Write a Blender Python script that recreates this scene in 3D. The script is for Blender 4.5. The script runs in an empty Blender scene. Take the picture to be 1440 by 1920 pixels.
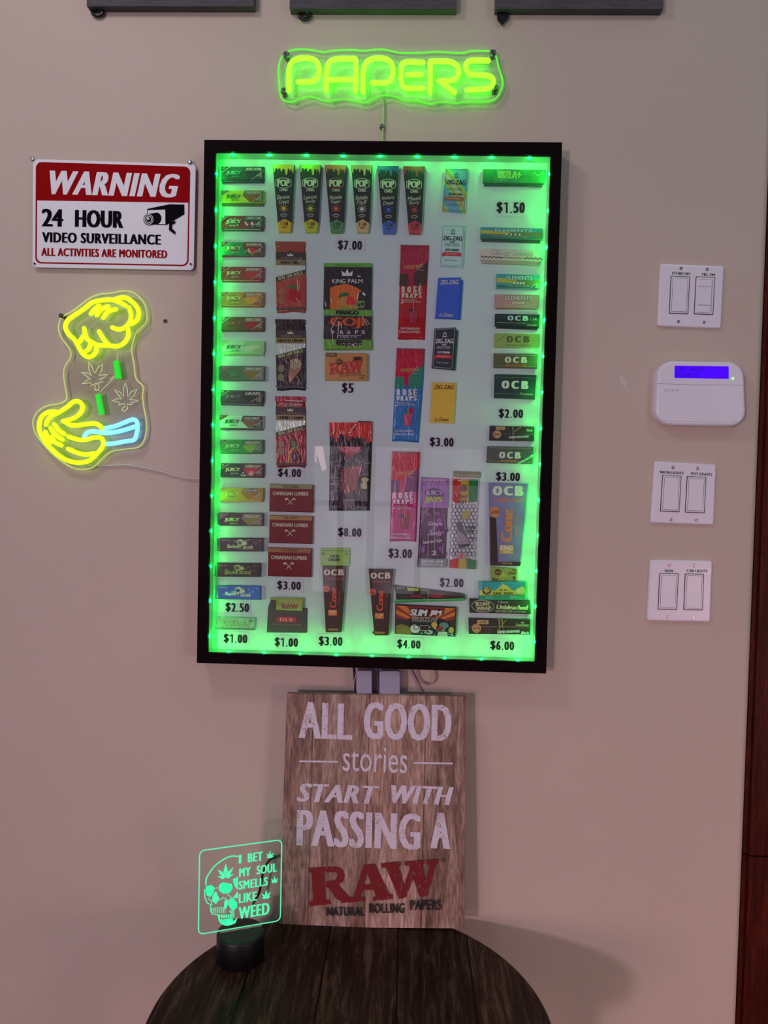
import bpy, math, random
from mathutils import Vector, Euler, Matrix

random.seed(7)
SC = bpy.context.scene
COL = SC.collection

# ------------------------------------------------------------------ camera
CAM_LOC = Vector((0.06379, -1.42158, 1.60394))
CAM_ROT = Euler((1.53787, -0.02257, 0.03313), 'XYZ')
FPX = 1400.0                                    # focal length in pixels of the 1440 x 1920 frame
cam_d = bpy.data.cameras.new('camera')
cam_d.sensor_fit = 'VERTICAL'
cam_d.sensor_height = 24.0
cam_d.lens = 24.0 * FPX / 1920.0
cam_d.clip_start = 0.02
cam = bpy.data.objects.new('camera', cam_d)
cam.location = CAM_LOC
cam.rotation_euler = CAM_ROT
COL.objects.link(cam)
SC.camera = cam

# ------------------------------------------------------------------ exposure, world, lights
SC.view_settings.view_transform = 'Standard'
SC.view_settings.look = 'None'
SC.view_settings.exposure = 0.0
SC.view_settings.gamma = 1.0
SC.view_settings.use_curve_mapping = False

world = bpy.data.worlds.new('world')
SC.world = world
world.use_nodes = True
bg = world.node_tree.nodes['Background']
bg.inputs[0].default_value = (0.60, 0.78, 1.0, 1)
bg.inputs[1].default_value = 0.225

def area(name, loc, target, size, power, color, sy=None, spread=None):
    d = bpy.data.lights.new(name, 'AREA')
    d.energy = power
    d.color = color
    d.size = size
    if spread:
        d.spread = math.radians(spread)
    if sy:
        d.shape = 'RECTANGLE'
        d.size_y = sy
    o = bpy.data.objects.new(name, d)
    o.location = loc
    o.rotation_euler = (Vector(target) - Vector(loc)).to_track_quat('-Z', 'Y').to_euler()
    COL.objects.link(o)
    return o

# pinkish shop lamp and side lamp behind the camera, added low pink fills, pot lights close to the wall
area('pink_shop_lamp', (-1.85, -4.3, 1.74), (0.3, 0, 0.8), 0.22, 40, (1.0, 0.73, 0.95))
area('low_pink_fill', (-1.45, -2.9, 1.02), (0.5, 0, 0.2), 0.5, 3.0, (1.0, 0.52, 0.58), spread=85)  # added fill to pinken the lower wall, no known lamp there
area('low_pink_fill', (1.95, -2.7, 0.95), (0.8, 0, 0.15), 0.5, 4.2, (1.0, 0.52, 0.52), spread=80)  # second added fill, warms the lower right of the wall
area('side_lamp', (2.1, -2.6, 2.2), (0.4, 0, 0.8), 0.35, 2.0, (0.80, 0.95, 0.95))
area('pot_light', (0.95, -0.95, 2.9), (0.6, 0, 1.0), 0.25, 1.2, (0.84, 1.0, 0.92))
area('pot_light', (-0.78, -0.95, 2.9), (-0.3, 0, 1.0), 0.25, 4.4, (1.0, 0.92, 0.97))

# ------------------------------------------------------------------ pixel geometry of the photograph
_RM = CAM_ROT.to_matrix()

def ray(x, y):
    return _RM @ Vector(((x - 720.0) / FPX, -(y - 960.0) / FPX, -1.0))

def on_plane(x, y, p0, n):
    d = ray(x, y)
    t = (p0 - CAM_LOC).dot(n) / d.dot(n)
    return CAM_LOC + d * t

def P(x, y, d=0.0):                             # the point at distance d in front of the wall seen at pixel x, y
    return on_plane(x, y, Vector((0, -d, 0)), Vector((0, -1, 0)))

def on_z(x, y, z):
    return on_plane(x, y, Vector((0, 0, z)), Vector((0, 0, 1)))

def wall_plane(d):
    n = Vector((0, -1, 0))
    return lambda x, y, h=0.0: P(x, y, d) + n * h

def any_plane(p0, n):
    n = n.normalized()
    return lambda x, y, h=0.0: on_plane(x, y, p0, n) + n * h

def slope_h(py):
    return 0.0075 + (py - 264.0) * 2.3e-5

def slope_v(px):
    return 0.0143 + (px - 376.0) * 2.4e-5

# ------------------------------------------------------------------ materials
MATS = {}

def lin(c):
    c = c / 255.0
    return c / 12.92 if c <= 0.04045 else ((c + 0.055) / 1.055) ** 2.4

KINDS = {'card': (0.45, 0.0, 0.5), 'gloss': (0.18, 0.0, 0.5), 'matte': (0.85, 0.0, 0.3), 'plastic': (0.28, 0.0, 0.5),
         'foil': (0.28, 0.1, 0.4), 'paint': (0.5, 0.0, 0.4), 'metal': (0.3, 1.0, 0.5), 'ink': (0.6, 0.0, 0.3), 'black': (0.7, 0.0, 0.06)}

def new_mat(name):
    m = bpy.data.materials.new(name)
    m.use_nodes = True
    nt = m.node_tree
    return m, nt, nt.nodes, nt.nodes['Principled BSDF']

def C(r, g, b, kind='card', gain=2.05, emit=0.0):
    """Surface colour given as it shows under the shop's dim light (0-255)."""
    key = (r, g, b, kind, gain, emit)
    if key in MATS:
        return MATS[key]
    c = [min(0.86, lin(v) * gain) for v in (r, g, b)]
    m, nt, N, B = new_mat('%s_%d_%d_%d' % (kind, r, g, b))
    ro, me, sp = KINDS[kind]
    B.inputs['Base Color'].default_value = (c[0], c[1], c[2], 1)
    B.inputs['Roughness'].default_value = ro
    B.inputs['Metallic'].default_value = me
    B.inputs['Specular IOR Level'].default_value = sp
    if kind == 'foil':
        tc = N.new('ShaderNodeTexCoord')
        mp = N.new('ShaderNodeMapping')
        mp.inputs['Scale'].default_value = (1, 1, 0.35)
        v = N.new('ShaderNodeTexNoise')
        v.inputs['Scale'].default_value = 95
        v.inputs['Detail'].default_value = 2
        v.inputs['Distortion'].default_value = 1.4
        bp = N.new('ShaderNodeBump')
        bp.inputs['Strength'].default_value = 0.25
        bp.inputs['Distance'].default_value = 0.006
        nt.links.new(tc.outputs['Object'], mp.inputs[0])
        nt.links.new(mp.outputs[0], v.inputs['Vector'])
        nt.links.new(v.outputs['Fac'], bp.inputs['Height'])
        nt.links.new(bp.outputs[0], B.inputs['Normal'])
    elif kind in ('card', 'paint'):
        v = N.new('ShaderNodeTexNoise')
        v.inputs['Scale'].default_value = 60
        bp = N.new('ShaderNodeBump')
        bp.inputs['Strength'].default_value = 0.12
        bp.inputs['Distance'].default_value = 0.002
        nt.links.new(v.outputs['Fac'], bp.inputs['Height'])
        nt.links.new(bp.outputs[0], B.inputs['Normal'])
    MATS[key] = m
    return m

def glow(name, color, strength, base=(0.1, 0.1, 0.1)):
    m, nt, N, B = new_mat(name)
    B.inputs['Base Color'].default_value = (*base, 1)
    B.inputs['Emission Color'].default_value = (*color, 1)
    B.inputs['Emission Strength'].default_value = strength
    B.inputs['Roughness'].default_value = 0.6
    B.inputs['Specular IOR Level'].default_value = 0.0
    return m

def clear(name, tint=(1, 1, 1), rough=0.0, ior=1.45, boost=1.0):
    """A thin clear sheet: see-through with Fresnel reflections."""
    m, nt, N, B = new_mat(name)
    N.remove(B)
    tr = N.new('ShaderNodeBsdfTransparent')
    tr.inputs[0].default_value = (*tint, 1)
    gl = N.new('ShaderNodeBsdfGlossy')
    gl.inputs['Roughness'].default_value = rough
    fr = N.new('ShaderNodeFresnel')
    fr.inputs['IOR'].default_value = ior
    ml = N.new('ShaderNodeMath')
    ml.operation = 'MULTIPLY'
    ml.inputs[1].default_value = boost
    mx = N.new('ShaderNodeMixShader')
    nt.links.new(fr.outputs[0], ml.inputs[0])
    nt.links.new(ml.outputs[0], mx.inputs[0])
    nt.links.new(tr.outputs[0], mx.inputs[1])
    nt.links.new(gl.outputs[0], mx.inputs[2])
    nt.links.new(mx.outputs[0], N['Material Output'].inputs[0])
    return m

def wood(name, c1, c2, c3, axis_scale, rough=0.5, plank=None, grain=18.0, spec=0.4, fine=1.0, joint=0.4, gap=0.0022):
    """Streaky wood; axis_scale stretches the grain, plank = (axis, width) darkens board joints."""
    m, nt, N, B = new_mat(name)
    L = nt.links.new
    tc = N.new('ShaderNodeTexCoord')
    mp = N.new('ShaderNodeMapping')
    mp.inputs['Scale'].default_value = axis_scale
    n1 = N.new('ShaderNodeTexNoise')
    n1.inputs['Scale'].default_value = grain
    n1.inputs['Detail'].default_value = 8
    n1.inputs['Roughness'].default_value = 0.65
    n1.inputs['Distortion'].default_value = 0.6
    cr = N.new('ShaderNodeValToRGB')
    e = cr.color_ramp.elements
    e[0].position, e[0].color = 0.3, (*c1, 1)
    e[1].position, e[1].color = 0.72, (*c3, 1)
    k = e.new(0.5)
    k.color = (*c2, 1)
    L(tc.outputs['Object'], mp.inputs[0])
    L(mp.outputs[0], n1.inputs['Vector'])
    L(n1.outputs['Fac'], cr.inputs[0])
    n2 = N.new('ShaderNodeTexNoise')
    n2.inputs['Scale'].default_value = grain * 7
    n2.inputs['Detail'].default_value = 3
    L(mp.outputs[0], n2.inputs['Vector'])
    mr = N.new('ShaderNodeMapRange')
    mr.inputs[1].default_value, mr.inputs[2].default_value = 0.35, 0.65
    mr.inputs[3].default_value, mr.inputs[4].default_value = 1.0 - 0.38 * fine, 1.0 + 0.18 * fine
    L(n2.outputs['Fac'], mr.inputs[0])
    mu = N.new('ShaderNodeMix')
    mu.data_type = 'RGBA'
    mu.blend_type = 'MULTIPLY'
    mu.inputs[0].default_value = 1.0
    L(cr.outputs[0], mu.inputs[6])
    L(mr.outputs[0], mu.inputs[7])
    last = mu.outputs[2]
    if plank:
        ax, w, off = plank
        sx = N.new('ShaderNodeSeparateXYZ')
        L(tc.outputs['Object'], sx.inputs[0])
        a = N.new('ShaderNodeMath')
        a.operation = 'ADD'
        a.inputs[1].default_value = off
        L(sx.outputs[ax], a.inputs[0])
        dv = N.new('ShaderNodeMath')
        dv.operation = 'DIVIDE'
        dv.inputs[1].default_value = w
        L(a.outputs[0], dv.inputs[0])
        fl = N.new('ShaderNodeMath')
        fl.operation = 'FLOOR'
        L(dv.outputs[0], fl.inputs[0])
        wn = N.new('ShaderNodeTexWhiteNoise')
        wn.noise_dimensions = '1D'
        L(fl.outputs[0], wn.inputs['W'])
        m1 = N.new('ShaderNodeMapRange')
        m1.inputs[3].default_value, m1.inputs[4].default_value = 0.72, 1.25
        L(wn.outputs['Value'], m1.inputs[0])
        fr = N.new('ShaderNodeMath')
        fr.operation = 'FRACT'
        L(dv.outputs[0], fr.inputs[0])
        gp = N.new('ShaderNodeMath')
        gp.operation = 'GREATER_THAN'
        gp.inputs[1].default_value = gap / w
        L(fr.outputs[0], gp.inputs[0])
        g2 = N.new('ShaderNodeMapRange')
        g2.inputs[3].default_value, g2.inputs[4].default_value = joint, 1.0
        L(gp.outputs[0], g2.inputs[0])
        mm = N.new('ShaderNodeMath')
        mm.operation = 'MULTIPLY'
        L(m1.outputs[0], mm.inputs[0])
        L(g2.outputs[0], mm.inputs[1])
        mu2 = N.new('ShaderNodeMix')
        mu2.data_type = 'RGBA'
        mu2.blend_type = 'MULTIPLY'
        mu2.inputs[0].default_value = 1.0
        L(last, mu2.inputs[6])
        L(mm.outputs[0], mu2.inputs[7])
        last = mu2.outputs[2]
    L(last, B.inputs['Base Color'])
    B.inputs['Roughness'].default_value = rough
    B.inputs['Specular IOR Level'].default_value = spec
    bp = N.new('ShaderNodeBump')
    bp.inputs['Strength'].default_value = 0.25
    bp.inputs['Distance'].default_value = 0.002
    L(n2.outputs['Fac'], bp.inputs['Height'])
    L(bp.outputs[0], B.inputs['Normal'])
    return m

def wall_paint(name, color, bump=0.35):
    m, nt, N, B = new_mat(name)
    L = nt.links.new
    tc = N.new('ShaderNodeTexCoord')
    n = N.new('ShaderNodeTexNoise')
    n.inputs['Scale'].default_value = 3.2
    n.inputs['Detail'].default_value = 5
    cr = N.new('ShaderNodeValToRGB')
    e = cr.color_ramp.elements
    e[0].position, e[0].color = 0.3, (*[v * 0.955 for v in color], 1)
    e[1].position, e[1].color = 0.7, (*color, 1)
    L(tc.outputs['Object'], n.inputs['Vector'])
    L(n.outputs['Fac'], cr.inputs[0])
    L(cr.outputs[0], B.inputs['Base Color'])
    B.inputs['Roughness'].default_value = 0.55
    B.inputs['Specular IOR Level'].default_value = 0.25
    n2 = N.new('ShaderNodeTexNoise')
    n2.inputs['Scale'].default_value = 160
    n3 = N.new('ShaderNodeTexNoise')
    n3.inputs['Scale'].default_value = 9
    ad = N.new('ShaderNodeMath')
    ad.operation = 'MULTIPLY_ADD'
    ad.inputs[1].default_value = 3.0
    L(tc.outputs['Object'], n2.inputs['Vector'])
    L(tc.outputs['Object'], n3.inputs['Vector'])
    L(n3.outputs['Fac'], ad.inputs[0])
    L(n2.outputs['Fac'], ad.inputs[2])
    bp = N.new('ShaderNodeBump')
    bp.inputs['Strength'].default_value = bump
    bp.inputs['Distance'].default_value = 0.0012
    L(ad.outputs[0], bp.inputs['Height'])
    L(bp.outputs[0], B.inputs['Normal'])
    return m

def worn_paint(name, color, under, amount=0.5, rough=0.7, scale=230):
    """Screen-printed paint with specks worn through to the board below."""
    m, nt, N, B = new_mat(name)
    L = nt.links.new
    tc = N.new('ShaderNodeTexCoord')
    mp = N.new('ShaderNodeMapping')
    mp.inputs['Scale'].default_value = (1.5, 1, 0.8)
    n = N.new('ShaderNodeTexNoise')
    n.inputs['Scale'].default_value = scale
    n.inputs['Detail'].default_value = 4
    n2 = N.new('ShaderNodeTexNoise')
    n2.inputs['Scale'].default_value = scale / 14
    ad = N.new('ShaderNodeMath')
    ad.operation = 'MULTIPLY_ADD'
    ad.inputs[1].default_value = 0.45
    cr = N.new('ShaderNodeValToRGB')
    e = cr.color_ramp.elements
    e[0].position, e[0].color = amount, (*color, 1)
    e[1].position, e[1].color = amount + 0.10, (*under, 1)
    L(tc.outputs['Object'], mp.inputs[0])
    L(mp.outputs[0], n.inputs['Vector'])
    L(mp.outputs[0], n2.inputs['Vector'])
    L(n2.outputs['Fac'], ad.inputs[0])
    L(n.outputs['Fac'], ad.inputs[2])
    L(ad.outputs[0], cr.inputs[0])
    L(cr.outputs[0], B.inputs['Base Color'])
    B.inputs['Roughness'].default_value = rough
    return m

# ------------------------------------------------------------------ mesh building
class MB:
    """Collects faces; build() links them as ONE mesh object."""
    def __init__(s):
        s.v, s.f, s.m, s.mats, s.sm = [], [], [], [], []
    def mi(s, mat):
        if mat not in s.mats:
            s.mats.append(mat)
        return s.mats.index(mat)
    def add(s, verts, faces, mat, smooth=False):
        o = len(s.v)
        s.v.extend(Vector(v) for v in verts)
        k = s.mi(mat)
        for f in faces:
            s.f.append([i + o for i in f])
            s.m.append(k)
            s.sm.append(smooth)
    def box(s, lo, hi, mat):
        x0, y0, z0 = lo
        x1, y1, z1 = hi
        vs = [(x0, y0, z0), (x1, y0, z0), (x1, y1, z0), (x0, y1, z0), (x0, y0, z1), (x1, y0, z1), (x1, y1, z1), (x0, y1, z1)]
        s.add(vs, [(0, 3, 2, 1), (4, 5, 6, 7), (0, 1, 5, 4), (1, 2, 6, 5), (2, 3, 7, 6), (3, 0, 4, 7)], mat)
    def tube(s, pts, r, mat, n=10, closed=False, flat=1.0):
        pts = [Vector(p) for p in pts]
        q = [pts[0]]
        for p in pts[1:]:
            if (p - q[-1]).length > 1e-6:
                q.append(p)
        pts = q
        N_ = len(pts)
        rings = []
        T = []
        for i in range(N_):
            if closed:
                a, b = pts[i - 1], pts[(i + 1) % N_]
            else:
                a, b = pts[max(i - 1, 0)], pts[min(i + 1, N_ - 1)]
            T.append((b - a).normalized())
        up = Vector((0, -1, 0))
        if abs(T[0].dot(up)) > 0.9:
            up = Vector((0, 0, 1))
        vs, fs = [], []
        def ring(c, t, u, rr):
            w = t.cross(u).normalized()
            u2 = w.cross(t).normalized()
            k = len(vs)
            for j in range(n):
                a = 2 * math.pi * j / n
                vs.append(c + w * math.cos(a) * rr + u2 * math.sin(a) * rr * flat)
            return k
        ks = []
        u = up
        if not closed:
            for fct, off in ((0.35, 0.93), (0.75, 0.62)):
                ks.append(ring(pts[0] - T[0] * r * off, T[0], u, r * fct))
        for i in range(N_):
            u = (u - T[i] * u.dot(T[i]))
            if u.length < 1e-4:
                u = Vector((1, 0, 0)) - T[i] * T[i].x
            u.normalize()
            ks.append(ring(pts[i], T[i], u, r))
        if not closed:
            for fct, off in ((0.75, 0.62), (0.35, 0.93)):
                ks.append(ring(pts[-1] + T[-1] * r * off, T[-1], u, r * fct))
        prs = list(zip(ks, ks[1:])) + ([(ks[-1], ks[0])] if closed else [])
        for a, b in prs:
            for j in range(n):
                j2 = (j + 1) % n
                fs.append((a + j, a + j2, b + j2, b + j))
        if not closed:
            fs.append(tuple(ks[0] + j for j in range(n))[::-1])
            fs.append(tuple(ks[-1] + j for j in range(n)))
        s.add(vs, fs, mat, True)
    def lathe(s, c, prof, mat, n=48, axis='Z', smooth=True):
        """prof = [(radius, height)] about a vertical axis through c (axis 'Y': pointing out of the wall)."""
        vs, fs = [], []
        c = Vector(c)
        for r, h in prof:
            for j in range(n):
                a = 2 * math.pi * j / n
                if axis == 'Z':
                    vs.append(c + Vector((r * math.cos(a), r * math.sin(a), h)))
                else:
                    vs.append(c + Vector((r * math.cos(a), -h, r * math.sin(a))))
        for i in range(len(prof) - 1):
            for j in range(n):
                j2 = (j + 1) % n
                fs.append((i * n + j, i * n + j2, (i + 1) * n + j2, (i + 1) * n + j))
        s.add(vs, fs, mat, smooth)
        k = len(prof) - 1
        s.add(vs[:n], [tuple(range(n))[::-1]], mat)
        s.add(vs[k * n:], [tuple(range(n))], mat)
    def build(s, name, parent=None, origin=None):
        me = bpy.data.meshes.new(name)
        if parent is not None:
            o0 = parent['_o']
            o0 = Vector(o0)
        elif origin is not None:
            o0 = Vector(origin)
        else:
            lo = Vector((min(v.x for v in s.v), min(v.y for v in s.v), min(v.z for v in s.v)))
            hi = Vector((max(v.x for v in s.v), max(v.y for v in s.v), max(v.z for v in s.v)))
            o0 = Vector(((lo.x + hi.x) / 2, hi.y, lo.z))
        me.from_pydata([v - o0 for v in s.v], [], s.f)
        for m in s.mats:
            me.materials.append(m)
        me.polygons.foreach_set('material_index', s.m)
        me.polygons.foreach_set('use_smooth', s.sm)
        me.update()
        o = bpy.data.objects.new(name, me)
        COL.objects.link(o)
        if parent is not None:
            o.parent = parent if parent.type == 'EMPTY' or parent.type == 'MESH' else None
            if parent.get('_sub'):
                pass
            o['_o'] = tuple(o0)
        else:
            o.location = o0
            o['_o'] = tuple(o0)
        return o

def tag(o, label, cat, group=None, kind=None):
    o['label'] = label
    o['category'] = cat
    if group:
        o['group'] = group
    if kind:
        o['kind'] = kind
    return o

def struct(o):
    o['kind'] = 'structure'
    return o

def thing(name, loc, label, cat, group=None):
    o = bpy.data.objects.new(name, None)
    o.empty_display_size = 0.02
    o.location = loc
    COL.objects.link(o)
    o['_o'] = tuple(loc)
    return tag(o, label, cat, group)

GLYPHS = {}

def glyphs(txt, off=0.0, space=1.0):
    """Flat letter mesh fitted to the unit square (x right, y up)."""
    key = (txt, off, space)
    if key not in GLYPHS:
        c = bpy.data.curves.new('lettering', 'FONT')
        c.body = txt
        c.resolution_u = 3
        c.offset = off
        c.space_character = space
        o = bpy.data.objects.new('lettering', c)
        m = o.to_mesh()
        vs = [(v.co.x, v.co.y) for v in m.vertices]
        fs = [tuple(p.vertices) for p in m.polygons]
        o.to_mesh_clear()
        bpy.data.objects.remove(o)
        bpy.data.curves.remove(c)
        x0, x1 = min(v[0] for v in vs), max(v[0] for v in vs)
        y0, y1 = min(v[1] for v in vs), max(v[1] for v in vs)
        GLYPHS[key] = ([((x - x0) / (x1 - x0), (y - y0) / max(y1 - y0, 1e-6)) for x, y in vs], fs)
    return GLYPHS[key]

def smooth_path(pts, k=6, closed=False):
    out = []
    n = len(pts)
    pts = [Vector((*p, 0.0)) if len(p) == 2 else Vector(p) for p in pts]
    rng = range(n) if closed else range(n - 1)
    for i in rng:
        p0 = pts[i - 1] if (closed or i > 0) else pts[0] * 2 - pts[1]
        p1, p2 = pts[i], pts[(i + 1) % n]
        p3 = pts[(i + 2) % n] if (closed or i + 2 < n) else p2 * 2 - p1
        for j in range(k):
            t = j / k
            out.append(0.5 * ((2 * p1) + (p2 - p0) * t + (2 * p0 - 5 * p1 + 4 * p2 - p3) * t * t + (3 * p1 - p0 - 3 * p2 + p3) * t ** 3))
    if not closed:
        out.append(pts[-1])
    return out

def inset(poly, d):
    """Offset a closed 2-D polygon inwards by d."""
    n = len(poly)
    A = sum(poly[i][0] * poly[(i + 1) % n][1] - poly[(i + 1) % n][0] * poly[i][1] for i in range(n))
    sg = 1.0 if A > 0 else -1.0
    out = []
    for i in range(n):
        ax, ay = poly[i - 1]
        bx, by = poly[i]
        cx, cy = poly[(i + 1) % n]
        e1 = Vector((bx - ax, by - ay))
        e2 = Vector((cx - bx, cy - by))
        if e1.length < 1e-9 or e2.length < 1e-9:
            out.append(poly[i])
            continue
        e1.normalize()
        e2.normalize()
        n1 = Vector((-e1.y, e1.x)) * sg
        n2 = Vector((-e2.y, e2.x)) * sg
        b = n1 + n2
        L = max(b.length_squared / 2.0, 0.35)
        out.append((bx + b.x * d / L, by + b.y * d / L))
    return out

def rrect(x0, y0, x1, y1, r, k=5):
    pts = []
    for cx, cy, a0 in ((x1 - r, y0 + r, -90), (x1 - r, y1 - r, 0), (x0 + r, y1 - r, 90), (x0 + r, y0 + r, 180)):
        for j in range(k + 1):
            a = math.radians(a0 + 90 * j / k)
            pts.append((cx + r * math.cos(a), cy + r * math.sin(a)))
    return pts

def ell(cx, cy, rx, ry, n=24):
    return [(cx + rx * math.cos(2 * math.pi * i / n), cy + ry * math.sin(2 * math.pi * i / n)) for i in range(n)]

class Draw:
    """Draws flat print and low relief on a plane, in pixel coordinates of a crop of the photograph."""
    def __init__(s, mb, plane, crop=(0, 0, 1), tilt=True, h=0.0, fn=None):
        s.mb, s.plane, s.h, s.tilt = mb, plane, h, tilt
        s.ox, s.oy, s.k = crop
        s.fn = fn
    def px(s, x, y):
        if s.fn:
            return s.fn(x, y)
        return (s.ox + x / s.k, s.oy + y / s.k)
    def pt(s, x, y, h=None):
        a, b = s.px(x, y)
        return s.plane(a, b, s.h if h is None else h)
    def up(s):
        s.h += 0.00012
    def loc(s, cx, cy, ang=0.0):
        """Local axes at a point that follow the photo's slight tilt."""
        if s.tilt and not s.fn:
            a, b = s.px(cx, cy)
            sh, sv = slope_h(b), slope_v(a)
        else:
            sh = sv = 0.0
        ca, sa = math.cos(ang), math.sin(ang)
        def f(u, v):
            u, v = u * ca - v * sa, u * sa + v * ca
            return (cx + u - v * sv, cy + v + u * sh)
        return f
    def rect(s, x0, y0, x1, y1, ang=0.0):
        f = s.loc((x0 + x1) / 2, (y0 + y1) / 2, math.radians(ang))
        w, hh = (x1 - x0) / 2, (y1 - y0) / 2
        return [f(-w, -hh), f(w, -hh), f(w, hh), f(-w, hh)]
    def p(s, pts, mat):
        s.up()
        s.mb.add([s.pt(x, y) for x, y in pts], [tuple(range(len(pts)))[::-1]], mat)
    def r(s, x0, y0, x1, y1, mat, ang=0.0):
        s.p(s.rect(x0, y0, x1, y1, ang), mat)
    def c(s, cx, cy, rx, ry, mat, n=22):
        s.p(ell(cx, cy, rx, ry, n), mat)
    def ring(s, cx, cy, rx, ry, w, mat, n=26):
        s.l(ell(cx, cy, rx, ry, n), w, mat, True)
    def l(s, pts, w, mat, closed=False):
        s.up()
        n = len(pts)
        vs, fs = [], []
        for i in range(n):
            a = pts[i - 1] if (closed or i > 0) else pts[i]
            b = pts[(i + 1) % n] if (closed or i < n - 1) else pts[i]
            t = Vector((b[0] - a[0], b[1] - a[1]))
            t.normalize()
            vs.append(s.pt(pts[i][0] - t.y * w / 2, pts[i][1] + t.x * w / 2))
            vs.append(s.pt(pts[i][0] + t.y * w / 2, pts[i][1] - t.x * w / 2))
        for i in range(n if closed else n - 1):
            j = (i + 1) % n
            fs.append((2 * i, 2 * j, 2 * j + 1, 2 * i + 1))
        s.mb.add(vs, fs, mat)
    def t(s, txt, x0, y0, x1, y1, mat, b=0.0, sl=0.0, ang=0.0, off=0.0, sp=1.0):
        """Lettering filling the box; b = extra stem weight as a share of the height, sl = slant, ang in degrees (clockwise)."""
        g, fs = glyphs(txt, off, sp)
        vert = abs(abs(ang) - 90) < 20
        w, hh = (x1 - x0), (y1 - y0)
        if vert:
            w, hh = hh, w
        f = s.loc((x0 + x1) / 2, (y0 + y1) / 2, math.radians(ang))
        reps = [0.0]
        if b:
            reps = [-b * hh / 2, 0.0, b * hh / 2] if b < 0.09 else [-b * hh / 2, -b * hh / 4, 0.0, b * hh / 4, b * hh / 2]
        w2 = w - b * hh - abs(sl) * hh
        s.up()
        for i, dx in enumerate(reps):
            vs = []
            for gx, gy in g:
                u = (gx - 0.5) * w2 + dx + sl * (gy - 0.5) * hh
                v = (0.5 - gy) * hh
                x, y = f(u, v)
                vs.append(s.pt(x, y, s.h + 0.00003 * i))
            s.mb.add(vs, [q for q in fs], mat)
    def slab(s, pts, thick, mat, bevel=0.0, steps=1, h=0.0, side=None, unit=None, smooth=False):
        """A solid plate of the given outline whose front is at height h; bevel in crop pixels."""
        bev_m = bevel * (0.00102 / s.k if unit is None else unit)
        loops = [[s.pt(x, y, h - thick) for x, y in pts]]
        if bevel:
            for i in range(steps + 1):
                a = math.pi / 2 * i / steps
                q = inset(pts, bevel * (1 - math.cos(a)))
                loops.append([s.pt(x, y, h - min(bev_m, thick * 0.95) * (1 - math.sin(a))) for x, y in q])
        else:
            loops.append([s.pt(x, y, h) for x, y in pts])
        n = len(pts)
        area_ = sum(pts[i][0] * pts[(i + 1) % n][1] - pts[(i + 1) % n][0] * pts[i][1] for i in range(n))
        vs = [v for l in loops for v in l]
        fs = []
        for k in range(len(loops) - 1):
            for j in range(n):
                j2 = (j + 1) % n
                q = (k * n + j, k * n + j2, (k + 1) * n + j2, (k + 1) * n + j)
                fs.append(q[::-1] if area_ > 0 else q)
        k = (len(loops) - 1) * n
        s.mb.add(vs, fs, side or mat, smooth)
        front = tuple(range(n))
        s.mb.add(loops[-1], [front[::-1] if area_ > 0 else front], mat)
        s.mb.add(loops[0], [front if area_ > 0 else front[::-1]], side or mat)
        s.h = max(s.h, h)

def px_tube(mb, pts, d, r, mat, crop=(0, 0, 1), smooth=5, n=10, flat=1.0, closed=False):
    ox, oy, k = crop
    q = smooth_path(pts, smooth, closed) if smooth else [Vector((*p, 0)) for p in pts]
    mb.tube([P(ox + p.x / k, oy + p.y / k, d) for p in q], r, mat, n, closed, flat)

def screw(name, x, y, d, r, parent, mat, slot_mat, ang=0.5, h=0.0012):
    mb = MB()
    c = P(x, y, d)
    mb.lathe(c, [(r, 0), (r, h * 0.6), (r * 0.75, h)], mat, 20, 'Y')
    dv = Vector((math.cos(ang), 0, math.sin(ang)))
    pv = Vector((-math.sin(ang), 0, math.cos(ang)))
    y_ = Vector((0, -h - 0.0001, 0))
    mb.add([c + y_ + dv * r * .72 + pv * r * .16, c + y_ - dv * r * .72 + pv * r * .16, c + y_ - dv * r * .72 - pv * r * .16, c + y_ + dv * r * .72 - pv * r * .16], [(0, 1, 2, 3)], slot_mat)
    return mb.build(name, parent)

CA = (390, 270, 4.3636)
CB = (720, 270, 4.3636)
CC = (390, 590, 4.3636)
CD = (720, 590, 4.3636)
CE = (390, 900, 4.3636)
CF = (720, 900, 4.3636)

# ================================================================== setting
WALL = wall_paint('wall_paint', (0.62, 0.505, 0.405))
XC = 0.7185                                     # the wall's outside corner, next to the brown door trim

mb = MB()
R_ = 0.014
prof = [(-2.4, 0.0)] + [(XC - R_ + R_ * math.sin(math.radians(a)), R_ - R_ * math.cos(math.radians(a))) for a in range(0, 91, 15)] + [(XC, 0.13), (-2.4, 0.13)]
vs = [Vector((x, y, 0.0)) for x, y in prof] + [Vector((x, y, 2.95)) for x, y in prof]
n = len(prof)
mb.add(vs, [(i, (i + 1) % n, n + (i + 1) % n, n + i) for i in range(n)], WALL)
mb.add(vs, [tuple(range(n))[::-1], tuple(range(n, 2 * n))], WALL)
o = struct(mb.build('wall_front', origin=(0, 0, 0)))
for p_ in o.data.polygons:
    p_.use_smooth = False

FLOOR = wood('floor_boards', (0.05, 0.035, 0.025), (0.10, 0.07, 0.05), (0.16, 0.11, 0.075), (6, 0.6, 1), 0.45, plank=(0, 0.14, 0.0))
mb = MB()
mb.box((-2.6, -4.75, -0.05), (2.6, 0.14, 0.0), FLOOR)
struct(mb.build('floor', origin=(0, 0, 0)))

BASE_WHITE = C(170, 160, 156, 'paint')
mb = MB()
mb.box((-2.4, -0.014, 0.0), (XC - 0.014, 0.0, 0.09), BASE_WHITE)
mb.box((-2.4, -0.010, 0.09), (XC - 0.014, 0.0, 0.10), BASE_WHITE)
struct(mb.build('baseboard_front', origin=(0, 0, 0)))

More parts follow.
